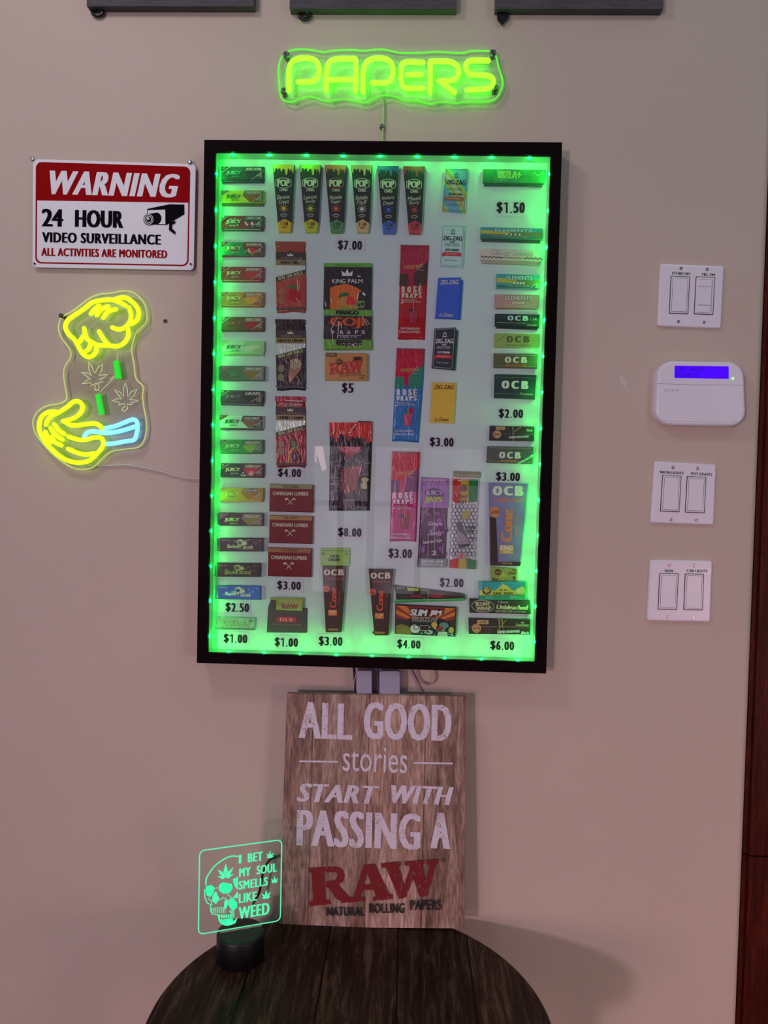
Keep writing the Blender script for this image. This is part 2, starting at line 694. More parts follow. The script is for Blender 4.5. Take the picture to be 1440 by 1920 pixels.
# back of the shop with its glazed front, which lights and mirrors in the case's glass
BACK = wall_paint('back_wall_paint', (0.34, 0.30, 0.31))
YB = -4.6
def mirror_pt(x, y, dglass=0.038):
    """Where the ray seen at pixel x, y lands on the back wall after the glass mirrors it."""
    g = P(x, y, dglass)
    d = ray(x, y)
    d = Vector((d.x, -d.y, d.z))
    t = (YB - g.y) / d.y
    return g + d * t
w0 = mirror_pt(588, 835)
w1 = mirror_pt(905, 1120)
wx0, wx1, wz1, wz0 = w0.x, w1.x, w0.z, w1.z
mb = MB()
mb.box((-2.6, YB - 0.12, 0), (wx0, YB, 2.95), BACK)
mb.box((wx1, YB - 0.12, 0), (2.6, YB, 2.95), BACK)
mb.box((wx0, YB - 0.12, wz1), (wx1, YB, 2.95), BACK)
mb.box((wx0, YB - 0.12, 0), (wx1, YB, wz0), BACK)
struct(mb.build('wall_back', origin=(0, YB, 0)))

sky_m, nt, N, B = new_mat('daylight_outside')
N.remove(B)
em = N.new('ShaderNodeEmission')
tc = N.new('ShaderNodeTexCoord')
nz = N.new('ShaderNodeTexNoise')
nz.inputs['Scale'].default_value = 4.0
nz.inputs['Detail'].default_value = 6
cr = N.new('ShaderNodeValToRGB')
cr.color_ramp.elements[0].position, cr.color_ramp.elements[0].color = 0.38, (0.34, 0.33, 0.42, 1)
cr.color_ramp.elements[1].position, cr.color_ramp.elements[1].color = 0.62, (0.95, 0.88, 1.0, 1)
nt.links.new(tc.outputs['Object'], nz.inputs['Vector'])
nt.links.new(nz.outputs['Fac'], cr.inputs[0])
nt.links.new(cr.outputs[0], em.inputs[0])
em.inputs[1].default_value = 1.5
nt.links.new(em.outputs[0], N['Material Output'].inputs[0])
WINFRAME = C(60, 52, 58, 'plastic')
win = bpy.data.objects.new('window_1', None)
win.location = ((wx0 + wx1) / 2, YB, wz0)
win['_o'] = tuple(win.location)
COL.objects.link(win)
struct(win)
mb = MB()
mb.box((wx0, YB - 0.10, wz0), (wx1, YB - 0.095, wz1), sky_m)
mb.build('window_pane', win)
mb = MB()
cols = [mirror_pt(x, 950).x for x in (588, 632, 644, 688, 702, 780, 792, 880, 905)]
for a, b in ((cols[1], cols[2]), (cols[3], cols[4]), (cols[5], cols[6])):
    mb.box((a, YB - 0.09, wz0), (b, YB - 0.02, wz1), WINFRAME)
zc = mirror_pt(700, 945).z
mb.box((wx0, YB - 0.088, zc - 0.02), (cols[5], YB - 0.024, zc + 0.02), WINFRAME)
zc = mirror_pt(830, 905).z
mb.box((cols[6], YB - 0.088, zc - 0.02), (wx1, YB - 0.024, zc + 0.02), WINFRAME)
mb.build('window_frame', win)

mb = MB()
bp_ = glow('reflected_glow', (1.0, 0.66, 0.68), 7.0)  # glowing shape added for the bright reflection in the glass, source unknown
vs = []
for x, y in ((574, 836), (603, 836), (610, 878), (602, 884), (590, 846), (592, 868), (580, 858)):
    v = mirror_pt(x, y)
    vs.append(Vector((v.x, YB - 0.092, v.z)))
mb.add(vs, [tuple(range(len(vs)))], bp_)
mb.build('reflected_glow', win)

# brown door trim at the right
TRIM = wood('dark_red_wood', (0.03, 0.003, 0.001), (0.065, 0.007, 0.003), (0.12, 0.016, 0.006), (9, 9, 0.7), 0.45, grain=10, spec=0.15)
zj = P(1415, 1606, 0).z
mb = MB()
for z0, z1 in ((0.0, zj - 0.0015), (zj + 0.0015, 2.95)):
    mb.box((XC + 0.0005, 0.008, z0), (XC + 0.010, 0.13, z1), TRIM)
    mb.box((XC + 0.010, 0.002, z0), (XC + 0.085, 0.13, z1), TRIM)
    mb.box((XC + 0.085, 0.012, z0), (XC + 0.30, 0.13, z1), TRIM)
mb.box((XC + 0.001, 0.02, zj - 0.0015), (XC + 0.30, 0.13, zj + 0.0015), TRIM)
struct(mb.build('trim_1', origin=(XC, 0, 0)))

# ------------------------------------------------------------------ small marks on the wall
PATCH = wall_paint('wall_filler', (0.69, 0.61, 0.50), 0.1)
mb = MB()
d = Draw(mb, wall_plane(0.0003), (1100, 680, 12.0))
d.p([(740, 290), (800, 290), (880, 390), (915, 560), (970, 680), (940, 690), (860, 580), (770, 470), (715, 360)], PATCH)
tag(mb.build('filler_patch'), 'small pale streak of filler on the wall left of the alarm keypad', 'wall filler')
mb = MB()
c = P(310, 602, 0)
mb.lathe(c, [(0.0045, 0), (0.004, 0.0012), (0.0022, 0.0014), (0.002, 0.0004)], C(88, 70, 66, 'plastic'), 20, 'Y')
mb.lathe(c, [(0.0019, 0), (0.0017, 0.0006)], C(18, 12, 12, 'matte'), 12, 'Y')
tag(mb.build('wall_plug'), 'small empty screw plug in the wall right of the neon hands', 'wall plug')

# ================================================================== grey panels along the top edge
GREY = wood('grey_board', (0.066, 0.058, 0.060), (0.092, 0.083, 0.086), (0.118, 0.108, 0.110), (0.7, 5, 9), 0.75, grain=22, fine=0.6)
HOOK = C(10, 8, 9, 'plastic')
top_panels = [
    ('leftmost of three grey boards cut by the top edge, pinkish beside its lower corner', (162.5, 10.5), (475.5, 12.5), (183, 21), 0),
    ('middle grey board over the lit green sign, its underside glowing green', (543, 14.5), (856, 18.5), (571, 27), 0),
    ('rightmost of three grey boards cut by the top edge, with a pointed black tab', (929, 14), (1243.5, 19.5), (942, 30), 1)]
for lab, a, b, hk, pointed in top_panels:
    T_ = 0.0185
    pa, pb = P(*a, T_), P(*b, T_)
    z0 = (pa.z + pb.z) / 2
    t = thing('wall_board', ((pa.x + pb.x) / 2, 0, z0), lab, 'wall board', 'grey boards along the top edge')
    mb = MB()
    mb.box((pa.x, -T_, z0), (pb.x, -0.0, z0 + 0.36), GREY)
    mb.build('board', t)
    mb = MB()
    q = P(*hk, 0.006)
    if pointed:
        dr = Draw(mb, wall_plane(0.010), (900, 0, 3.892))
        dr.slab([(122, 92), (150, 84), (212, 92), (205, 135), (160, 178), (128, 140)], 0.004, HOOK, 3)
        dr.slab([(150, 60), (185, 60), (185, 100), (150, 100)], 0.006, HOOK, 2, h=-0.003)
    else:
        pts = [q + Vector((0.010 * math.cos(k * math.pi / 8) , 0, 0.0062 * math.sin(k * math.pi / 8) - 0.002)) for k in range(16)]
        mb.tube(pts, 0.0034, HOOK, 8, closed=True)
        mb.box((q.x - 0.009, q.y - 0.002, q.z), (q.x + 0.009, q.y + 0.003, z0), HOOK)
    mb.build('hanging_tab', t)

# ================================================================== neon sign PAPERS
NEON_G = glow('green_neon', (0.080, 1.0, 0.006), 7.2, (0.05, 0.1, 0.02))
EDGE_G = glow('green_lit_edge', (0.10, 1.0, 0.02), 0.75, (0.2, 0.5, 0.1))
ACRY = clear('clear_acrylic', (0.97, 0.98, 0.97), 0.02, 1.35, 0.7)
STEEL = C(150, 150, 152, 'metal', 2.2)
DARK = C(16, 14, 14, 'matte')
CORD = C(150, 146, 140, 'plastic')
K3 = (500, 60, 3.1304)
root = thing('neon_sign', P(730, 195, 0), 'green glowing neon word sign on clear backing above the display case', 'neon sign')
mb = MB()
d = Draw(mb, wall_plane(0.014), K3)
outl = [(75, 180), (110, 125), (170, 103), (260, 105), (330, 118), (400, 108), (500, 105), (570, 110), (640, 103), (700, 105), (780, 121), (900, 122), (1000, 116), (1140, 123), (1200, 112), (1310, 113), (1345, 140), (1362, 210), (1384, 280), (1380, 330), (1350, 385), (1300, 408), (1160, 410), (1110, 418), (1020, 410), (960, 424), (880, 405), (810, 402), (760, 382), (700, 371), (640, 385), (580, 415), (500, 402), (440, 394), (350, 406), (260, 379), (200, 391), (150, 411), (110, 405), (82, 375), (71, 260)]
outl = [(p.x, p.y) for p in smooth_path(outl, 4, True)]
d.slab(outl, 0.004, ACRY)
sheet = mb.build('acrylic_sheet', root)
mb = MB()
px_tube(mb, outl, 0.0125, 0.0016, EDGE_G, K3, 0, 6, closed=True)
mb.build('lit_rim', sheet)
letters = [
    [[(130, 345), (130, 260), (132, 215), (150, 176), (192, 156), (250, 155), (293, 175), (308, 225), (295, 272), (255, 292), (185, 293)]],
    [[(350, 345), (350, 240), (366, 182), (410, 160), (515, 158)], [(522, 160), (524, 250), (520, 345)], [(362, 280), (515, 280)]],
    [[(565, 352), (566, 260), (568, 225), (585, 178), (628, 157), (690, 157), (730, 182), (742, 230), (728, 280), (690, 298), (620, 298)]],
    [[(918, 180), (835, 176), (800, 184), (790, 210), (790, 290), (803, 322), (835, 330), (920, 330)], [(825, 250), (910, 250)]],
    [[(958, 355), (960, 260), (960, 175)], [(962, 172), (1065, 174), (1113, 195), (1127, 230), (1113, 270), (1072, 285), (1010, 287)], [(1022, 290), (1102, 356)]],
    [[(1300, 168), (1205, 168), (1174, 182), (1170, 212), (1184, 240), (1210, 250), (1285, 255), (1323, 270), (1329, 298), (1314, 325), (1282, 334), (1175, 340)]]]
for strokes in letters:
    mb = MB()
    for st in strokes:
        px_tube(mb, st, 0.0215, 0.0046, NEON_G, K3, 6 if len(st) > 3 else 0, 10)
        for q in (st[0], st[-1]):
            pass
    mb.build('neon_letter', root)
for x, y in ((123, 163), (110, 373), (1322, 153), (1334, 358)):
    mb = MB()
    c = P(500 + x / 3.1304, 60 + y / 3.1304, 0)
    mb.lathe(c, [(0.0042, 0), (0.0042, 0.010), (0.0062, 0.0141), (0.0062, 0.017), (0.0045, 0.0185), (0.0022, 0.0188), (0.0018, 0.0165)], C(96, 100, 96, 'metal', 1.5), 20, 'Y')
    mb.build('standoff', root)
mb = MB()
px_tube(mb, [(668, 318), (680, 345), (686, 440), (684, 545), (681, 600), (680, 650)], 0.006, 0.0016, C(120, 150, 90, 'plastic'), K3)
mb.build('cord', root)
mb = MB()
c = P(716.5, 239.5, 0)
mb.lathe(c, [(0.0052, 0), (0.005, 0.006), (0.0035, 0.0085), (0.002, 0.009), (0.0018, 0.0065)], C(120, 116, 108, 'metal', 1.6), 20, 'Y')
tag(mb.build('cable_screw'), 'metal screw holding the thin cord just above the display case', 'screw')

# ================================================================== neon hands
NEON_Y = glow('yellow_neon', (0.36, 0.80, 0.005), 2.8, (0.06, 0.06, 0.02))
NEON_B = glow('blue_neon', (0.13, 0.50, 1.0), 1.7, (0.3, 0.5, 0.6))
EDGE_Y = glow('yellow_lit_edge', (0.70, 0.80, 0.22), 0.55, (0.4, 0.4, 0.2))
BAR_G = glow('green_bar_light', (0.01, 0.62, 0.02), 1.0, (0.05, 0.4, 0.05))
ETCH = glow('etched_line', (0.50, 0.60, 0.22), 0.72, (0.6, 0.6, 0.4))
ETCH2 = glow('etched_pale_line', (0.36, 0.52, 0.24), 0.8, (0.6, 0.6, 0.4))
K2 = (40, 530, 4.1143)
root = thing('neon_sign', P(165, 880, 0), 'yellow and blue neon sign of two hands with small leaf outlines, below the warning sign', 'neon sign')
mb = MB()
d = Draw(mb, wall_plane(0.013), K2)
outl = [(318, 262), (390, 222), (450, 178), (520, 125), (600, 90), (700, 80), (780, 65), (860, 75), (920, 120), (955, 180), (970, 250), (957, 315), (890, 380), (868, 440), (850, 520), (868, 620), (885, 740), (938, 800), (935, 880), (945, 960), (960, 1040), (965, 1130), (945, 1220), (900, 1270), (800, 1285), (690, 1305), (620, 1360), (560, 1420), (490, 1440), (400, 1428), (300, 1370), (200, 1280), (120, 1180), (90, 1100), (98, 1040), (130, 990), (200, 950), (290, 935), (345, 905), (350, 860), (332, 760), (332, 660), (382, 570), (370, 510), (312, 430), (288, 360), (295, 300)]
outl = [(p.x, p.y) for p in smooth_path(outl, 4, True)]
d.slab(outl, 0.004, ACRY)
sheet = mb.build('acrylic_sheet', root)
mb = MB()
px_tube(mb, outl, 0.0115, 0.0014, EDGE_Y, K2, 0, 6, closed=True)
mb.build('lit_rim', sheet)
hand_up = [
    [(805, 178), (755, 150), (690, 132), (610, 137), (545, 155), (500, 190), (450, 225), (390, 265), (352, 300), (340, 350), (368, 400), (410, 440), (440, 492), (472, 545), (512, 572), (552, 562), (575, 530), (582, 495)],
    [(720, 130), (770, 115), (820, 122), (868, 160), (900, 205), (905, 250), (890, 290), (852, 318)],
    [(832, 192), (846, 245), (838, 300), (800, 345), (752, 360), (702, 346)],
    [(822, 355), (825, 410), (792, 465), (742, 490), (680, 486), (590, 480), (532, 452), (500, 420), (484, 352)],
    [(600, 377), (628, 425), (660, 468), (688, 486)],
    [(490, 400), (470, 425), (452, 455)],
    [(535, 468), (522, 508), (488, 538)],
    [(600, 178), (565, 205), (538, 240)],
    [(668, 182), (620, 205), (582, 250)],
    [(728, 205), (672, 222), (632, 270)]]
hand_low = [
    [(322, 1070), (380, 1055), (430, 1030), (465, 990), (472, 948), (442, 917), (400, 920), (350, 962), (290, 1000), (230, 1030), (202, 1065), (192, 1095)],
    [(265, 995), (215, 997), (165, 1025), (140, 1080), (142, 1150), (182, 1222), (232, 1282), (300, 1340), (370, 1376), (450, 1388), (520, 1374), (572, 1330), (620, 1275), (634, 1232), (612, 1197), (560, 1195), (500, 1212), (440, 1210), (365, 1188)],
    [(335, 1072), (380, 1098), (440, 1100), (510, 1090), (570, 1087), (608, 1105), (628, 1128)],
    [(362, 1282), (420, 1308), (490, 1325), (565, 1318)],
    [(255, 1092), (290, 1140), (330, 1168)],
    [(226, 1122), (262, 1172), (318, 1212)],
    [(232, 1190), (262, 1232), (308, 1255)],
    [(186, 1152), (202, 1192), (228, 1228)]]
cuff = [
    [(645, 1123), (720, 1108), (800, 1077), (858, 1056), (890, 1070), (897, 1120), (886, 1180), (868, 1213), (800, 1225), (720, 1240), (662, 1245)],
    [(487, 1185), (512, 1155), (560, 1148), (650, 1158), (720, 1154), (800, 1135), (878, 1110)]]
for nm, strokes, mt in (('upper_hand_tube', hand_up, NEON_Y), ('lower_hand_tube', hand_low, NEON_Y), ('cuff_tube', cuff, NEON_B)):
    mb = MB()
    for st in strokes:
        px_tube(mb, st, 0.020, 0.0042, mt, K2, 5, 10)
    mb.build(nm, root)
for q in ([(708, 605), (742, 600), (765, 735), (725, 740)], [(568, 862), (600, 855), (630, 1010), (597, 1018)]):
    mb = MB()
    d = Draw(mb, wall_plane(0.020), K2)
    d.slab(q, 0.007, BAR_G, 3)
    mb.build('green_light_bar', root)
L1 = [(520, 612), (545, 650), (568, 700), (595, 650), (628, 630), (620, 680), (600, 715), (665, 708), (635, 735), (600, 747), (632, 765), (590, 772), (602, 808), (590, 830), (568, 825), (566, 808), (582, 775), (535, 793), (540, 772), (468, 780), (505, 755), (530, 742), (462, 690), (510, 698), (540, 722), (520, 665)]
L2 = [(800, 770), (820, 830), (822, 880), (850, 840), (893, 822), (870, 870), (835, 900), (905, 910), (860, 926), (840, 928), (855, 942), (815, 937), (820, 970), (798, 993), (776, 985), (780, 967), (798, 960), (795, 932), (750, 942), (762, 925), (697, 908), (740, 895), (772, 900), (720, 825), (762, 842), (787, 882), (787, 820)]
for q in (L1, L2):
    mb = MB()
    px_tube(mb, q, 0.0138, 0.0008, ETCH if q is L1 else ETCH2, K2, 0, 6, closed=True)
    mb.build('leaf_outline', sheet)
for q in ([(718, 718), (680, 748)], [(718, 730), (610, 840)], [(745, 548), (735, 600)]):
    mb = MB()
    px_tube(mb, q, 0.0138, 0.0005, ETCH, K2, 0, 6)
    mb.build('feed_wire', sheet)
mb = MB()
c = P(40 + 335 / 4.1143, 530 + 268 / 4.1143, 0)
mb.lathe(c, [(0.003, 0), (0.003, 0.013), (0.0044, 0.0135), (0.0042, 0.016), (0.002, 0.0166)], C(80, 74, 60, 'metal', 1.5), 16, 'Y')
mb.build('standoff', root)
mb = MB()
px_tube(mb, [(505, 1402), (560, 1415), (650, 1413), (800, 1406), (900, 1417), (1050, 1448), (1200, 1490), (1290, 1508), (1375, 1514), (1440, 1508)], 0.004, 0.0016, CORD, K2)
mb.build('cord', root)

# ================================================================== warning sign
SIGN_W = C(196, 186, 202, 'paint', 2.6)
SIGN_R = C(150, 4, 10, 'black', 1.05)
SIGN_K = C(12, 8, 18, 'black', 0.8)
KW = (0, 270, 3.6)
cr_ = [(222, 100), (1322, 135), (1308, 852), (218, 832)]
wpx = [(x / 3.6, 270 + y / 3.6) for x, y in cr_]
def bil(q, W, H):
    def f(x, y):
        u, v = x / W, y / H
        return (q[0][0] * (1 - u) * (1 - v) + q[1][0] * u * (1 - v) + q[2][0] * u * v + q[3][0] * (1 - u) * v,
                q[0][1] * (1 - u) * (1 - v) + q[1][1] * u * (1 - v) + q[2][1] * u * v + q[3][1] * (1 - u) * v)
    return f
root = thing('warning_sign', P(212, 506, 0), 'red and white metal sign reading WARNING 24 HOUR VIDEO SURVEILLANCE', 'warning sign')
mb = MB()
d = Draw(mb, wall_plane(0.009), (0, 0, 3.6), fn=bil(wpx, 1100, 730))
d.slab(rrect(0, 0, 1100, 730, 28, 6), 0.0022, SIGN_W, 3, 2)
d.p(rrect(20, 20, 1064, 704, 42, 6), SIGN_R)
d.p(rrect(31, 30, 1054, 694, 36, 6), SIGN_W)
d.p([(24, 60), (30, 36), (44, 22), (70, 20), (1016, 20), (1042, 24), (1058, 40), (1063, 62), (1060, 268), (24, 280)], SIGN_R)
d.t('WARNING', 82, 74, 1000, 236, SIGN_W, b=0.13, sl=0.20, sp=1.12)
d.t('24', 62, 335, 210, 453, SIGN_K, b=0.13)
d.t('HOUR', 288, 336, 618, 453, SIGN_K, b=0.14, sp=1.1)
d.t('VIDEO SURVEILLANCE', 66, 492, 874, 561, SIGN_K, b=0.14, sp=1.12)
d.t('ALL ACTIVITIES ARE MONITORED', 62, 598, 918, 652, SIGN_R, b=0.12, sp=1.12)
# camera pictogram
s_ = lambda x, y: (x - 222 + (y - 100) * 0.005, y - 100 - (x - 222) * 0.031)
d.p([s_(*p) for p in [(998, 442), (1150, 411), (1248, 414), (1250, 480), (1130, 553), (1060, 550), (1060, 462), (998, 470)]], SIGN_K)
d.p([s_(*p) for p in [(1004, 452), (1120, 448), (1122, 548), (1060, 545), (1004, 500)]], SIGN_W)
d.c(*s_(1062, 508), 34, 40, SIGN_K)
d.p([s_(*p) for p in [(1012, 477), (1062, 468), (1062, 548), (1016, 553)]], SIGN_K)
d.c(*s_(1010, 515), 36, 40, SIGN_K)
d.ring(*s_(1010, 515), 29, 33, 4, SIGN_W)
d.ring(*s_(1010, 515), 19, 22, 4, SIGN_W)
d.c(*s_(1006, 510), 8, 9, SIGN_W)
d.p([s_(*p) for p in [(1148, 540), (1190, 525), (1190, 542), (1168, 552), (1168, 578), (1193, 602), (1190, 620), (1148, 590)]], SIGN_K)
d.c(18, 707, 7, 7, DARK)
d.c(1080, 690, 7, 7, DARK)
mb.build('sign_plate', root)
for x, y in ((238, 117), (1292, 138)):
    mb = MB()
    c = P(x / 3.6, 270 + y / 3.6, 0)
    mb.lathe(c, [(0.0018, 0), (0.0018, 0.009), (0.0046, 0.0092), (0.0046, 0.0105), (0.003, 0.0125), (0.0014, 0.0128)], STEEL, 20, 'Y')
    mb.build('screw', root)
for x, y in ((236, 806), (1284, 824)):
    pass

# ================================================================== switch plates
PLATE = C(176, 160, 172, 'plastic', 2.3)
ROCK = C(172, 160, 166, 'plastic', 2.3)
TAPE = C(190, 176, 186, 'gloss', 2.3)
SCREWM = C(158, 146, 150, 'metal', 2.0)
LTXT = C(34, 26, 36, 'ink', 1.0)
plates = [
    ('white double switch plate with a slide dimmer, above the alarm keypad', [(1240, 495.2), (1357, 499.8), (1351, 614.3), (1234.6, 610)], 117, 115,
     [(20, 22.5, 53.8, 91, 'rocker'), (67, 21.5, 100.8, 90.5, 'slide')], [(37, 6.5), (86, 6.5), (37, 106.5), (85.5, 106)],
     [('STORE OH', 20.5, 13.6, 55, 18.9), ('TILL OH', 76, 13.6, 101.5, 18.9)]),
    ('white double switch plate marked NEON LIGHTS and POT LIGHTS under the keypad', [(1229, 865.8), (1342, 872), (1337.5, 983), (1221.2, 979.2)], 114, 112,
     [(16, 24.5, 49.5, 90.5, 'rocker'), (62, 24.5, 96, 90.5, 'rocker')], [(33.5, 9), (80, 8), (36, 106), (82, 104.5)],
     [('NEON LIGHTS', 9.5, 16, 54, 21), ('POT LIGHTS', 68, 15.8, 108, 20.8)]),
    ('white double switch plate marked SIGN and CAB LIGHTS, lowest on the wall', [(1221, 1050.8), (1335, 1052.6), (1331, 1165.2), (1215, 1162.8)], 114, 112,
     [(18, 24.5, 51.5, 90.5, 'rocker'), (65.5, 24.5, 99, 90.5, 'rocker')], [(34.5, 8), (81, 8), (36.5, 105), (83.5, 105.5)],
     [('SIGN', 26, 16.4, 42, 21.4), ('CAB LIGHTS', 67, 15.6, 106.5, 20.6)])]
for lab, q, W, H, sw, scr, txt in plates:
    f = bil(q, W, H)
    base = P(*f(W / 2, H), 0)
    root = thing('switch_plate', base, lab, 'light switch', 'light switch plates on the right of the wall')
    mb = MB()
    d = Draw(mb, wall_plane(0.0062), (0, 0, 1), fn=f)
    d.slab(rrect(-1.5, -1.5, W + 1.5, H + 1.5, 4.6, 4), 0.0062, PLATE, 3.4, 3)
    mb.build('plate', root)
    for x0, y0, x1, y1, kind in sw:
        mb = MB()
        d = Draw(mb, wall_plane(0.0072), (0, 0, 1), fn=f)
        d.slab(rrect(x0 - 1.0, y0 - 1.0, x1 + 1.0, y1 + 1.0, 1.5, 3), 0.0011, DARK, 0)
        d.h = 0
        d.slab(rrect(x0, y0, x1, y1, 1.5, 3), 0.0016, PLATE, 0.5, h=0.0006)
        if kind == 'rocker':
            d.slab(rrect(x0 + 2.6, y0 + 2.6, x1 - 2.6, y1 - 2.6, 1.0, 3), 0.002, DARK, 0, h=0.0008)
            fr_ = mb.build('switch_frame', root)
            mb = MB()
            m_ = (y0 + y1) / 2
            a0, b0, a1, b1 = x0 + 3.2, y0 + 3.2, x1 - 3.2, y1 - 3.2
            pl = wall_plane(0.0078)
            g = lambda x, y, h: pl(*f(x, y), h)
            top_h, mid_h, bot_h = 0.0012, 0.0006, 0.0020
            vs = [g(a0, b0, -0.004), g(a1, b0, -0.004), g(a1, b1, -0.004), g(a0, b1, -0.004),
                  g(a0, b0, top_h), g(a1, b0, top_h), g(a1, m_, mid_h), g(a0, m_, mid_h), g(a1, b1, bot_h), g(a0, b1, bot_h)]
            mb.add(vs, [(7, 6, 5, 4), (9, 8, 6, 7), (0, 4, 5, 1), (3, 2, 8, 9), (1, 5, 6, 8, 2), (0, 3, 9, 7, 4)], ROCK)
            mb.build('rocker', root)
        else:
            d.slab(rrect(x0 + 4, y0 + 4, x1 - 3, y1 - 4, 1, 3), 0.002, C(130, 116, 122, 'plastic', 2.2), 0, h=0.0007)
            d.slab(rrect(x0 + 4, y0 + 17, x1 - 4.5, y1 - 17, 0.6, 3), 0.002, ROCK, 0.6, h=0.0014)
            fr_ = mb.build('switch_frame', root)
            for yy in (y0 + 4.5, y1 - 16):
                mb = MB()
                d = Draw(mb, wall_plane(0.0102), (0, 0, 1), fn=f)
                d.slab(rrect(x0 + 4, yy, x1 - 3.2, yy + 13, 2, 3), 0.003, ROCK, 1.6, 2)
                mb.build('slide_knob', root)
    for (x, y), an in zip(scr, (0.9, 1.5, 1.2, 0.4)):
        a, b = f(x, y)
        screw('plate_screw', a, b, 0.0060, 0.0032, root, SCREWM, DARK, an)
    for tx, x0, y0, x1, y1 in txt:
        mb = MB()
        d = Draw(mb, wall_plane(0.00635), (0, 0, 1), fn=f)
        d.p([(x0 - 6, y0 - 2.5), (x1 + 6, y0 - 2.5), (x1 + 6, y1 + 2.5), (x0 - 6, y1 + 2.5)], TAPE)
        d.t(tx, x0, y0, x1, y1, LTXT, b=0.12)
        mb.build('label_tape', root)

# ================================================================== alarm keypad
q = [(1229.5, 674.5), (1400, 677), (1402, 800.5), (1225.5, 797.8)]
W, H = 172, 124
f = bil(q, W, H)
KP = C(176, 160, 178, 'plastic', 2.3)
root = thing('alarm_keypad', P(*f(W / 2, H), 0), 'white rounded alarm keypad with a lit blue screen', 'alarm keypad')
mb = MB()
d = Draw(mb, wall_plane(0.023), (0, 0, 1), fn=f)
shape = rrect(2, 1, W - 2, H - 1, 30, 9)
shape = [(x + (3.0 * (1 - y / H) * (1 if x < W / 2 else -1)), y) for x, y in shape]
d.slab(shape, 0.023, KP, 5, 4, smooth=True)
d.h = 0
d.l([(4, 45), (80, 46.2), (W - 4, 45.5)], 0.7, C(120, 108, 122, 'matte'))
d.l([(70, 44.2), (118, 44.8)], 0.9, C(205, 195, 215, 'gloss'))
LT = C(134, 122, 136, 'plastic', 2.3)
d.t('DSC', 18.5, 54.5, 48, 59.5, LT, b=0.06, sp=1.2)
d.slab(rrect(11, 52, W - 10, H - 8, 12, 5), 0.0012, KP, 0.8, h=0.0006)
d.h = 0.0006
d.t('DSC', 18.5, 54.5, 48, 59.5, LT, b=0.06, sp=1.2)
for x in (30, W - 34):
    d.l([(x - 3, H - 5.0), (x, H - 4.0), (x + 3, H - 5.0)], 1.0, LT)
body = mb.build('keypad_body', root)
mb = MB()
LCD = glow('lcd_blue', (0.065, 0.0, 0.98), 1.0, (0.02, 0.01, 0.2))
LCD_T = glow('lcd_pixels', (0.02, 0.0, 0.36), 1.0, (0.01, 0.01, 0.1))
d = Draw(mb, wall_plane(0.0232), (0, 0, 1), fn=f)
d.slab(rrect(36, 10.5, 138, 34, 2, 3), 0.003, LCD, 0)
d.t('CEN  0432U', 39, 13.5, 90, 20.5, LCD_T, b=0.03, sp=1.15)
d.t('DOOR OS', 39, 23.5, 82, 31, LCD_T, b=0.03, sp=1.15)
d.l([(132, 14), (126, 18.5), (132, 23)], 0.8, LCD_T)
mb.build('lcd_screen', root)
mb = MB()
c = P(*f(145.5, 33.5), 0.023)
mb.lathe(c, [(0.0022, 0), (0.002, 0.0012), (0.001, 0.0018)], glow('status_green', (0.35, 1.0, 0.30), 1.3, (0.3, 0.6, 0.3)), 14, 'Y')
mb.build('status_light', root)

# ================================================================== display case
FRAME = C(18, 6, 8, 'black', 1.0)
BOARD_W = C(152, 166, 176, 'matte', 2.25)
GLASS = clear('case_glass', (0.97, 0.985, 0.975), 0.0, 1.5, 1.15)
FD = 0.045
out_px = [(383, 262), (1054, 267), (1024, 1263), (369, 1243)]
in_px = [(403, 283.5), (1033.5, 290.5), (1003.5, 1242), (389, 1224)]
OUT = [P(*p, FD) for p in out_px]
INN = [P(*p, FD) for p in in_px]
BD = 0.014                                       # front of the backing board
case = thing('display_case', P(696, 1252, 0), 'tall black framed glass display case of rolling papers lit green inside', 'display case')
for i in range(4):
    j = (i + 1) % 4
    mb = MB()
    bk = Vector((0, FD, 0))
    a, b, c2, e2 = OUT[i], OUT[j], INN[j], INN[i]
    ins = 0.0012
    mid = (a + b + c2 + e2) / 4
    sh = lambda v: v + (mid - v).normalized() * 0.0
    vs = [a, b, c2, e2] + [v + bk for v in (a, b, c2, e2)]
    mb.add(vs, [(3, 2, 1, 0), (4, 5, 6, 7), (0, 1, 5, 4), (1, 2, 6, 5), (2, 3, 7, 6), (3, 0, 4, 7)], FRAME)
    mb.build('frame_rail', case)
mb = MB()
vs = [Vector((v.x, -BD, v.z)) for v in INN] + [Vector((v.x, -0.001, v.z)) for v in INN]
mb.add(vs, [(3, 2, 1, 0), (4, 5, 6, 7)] + [(i, (i + 1) % 4, 4 + (i + 1) % 4, 4 + i) for i in range(4)], BOARD_W)
mb.build('backing_board', case)
mb = MB()
vs = [Vector((v.x, -0.0405, v.z)) for v in INN]
mb.add(vs, [(3, 2, 1, 0)], GLASS)
mb.build('glass_pane', case)
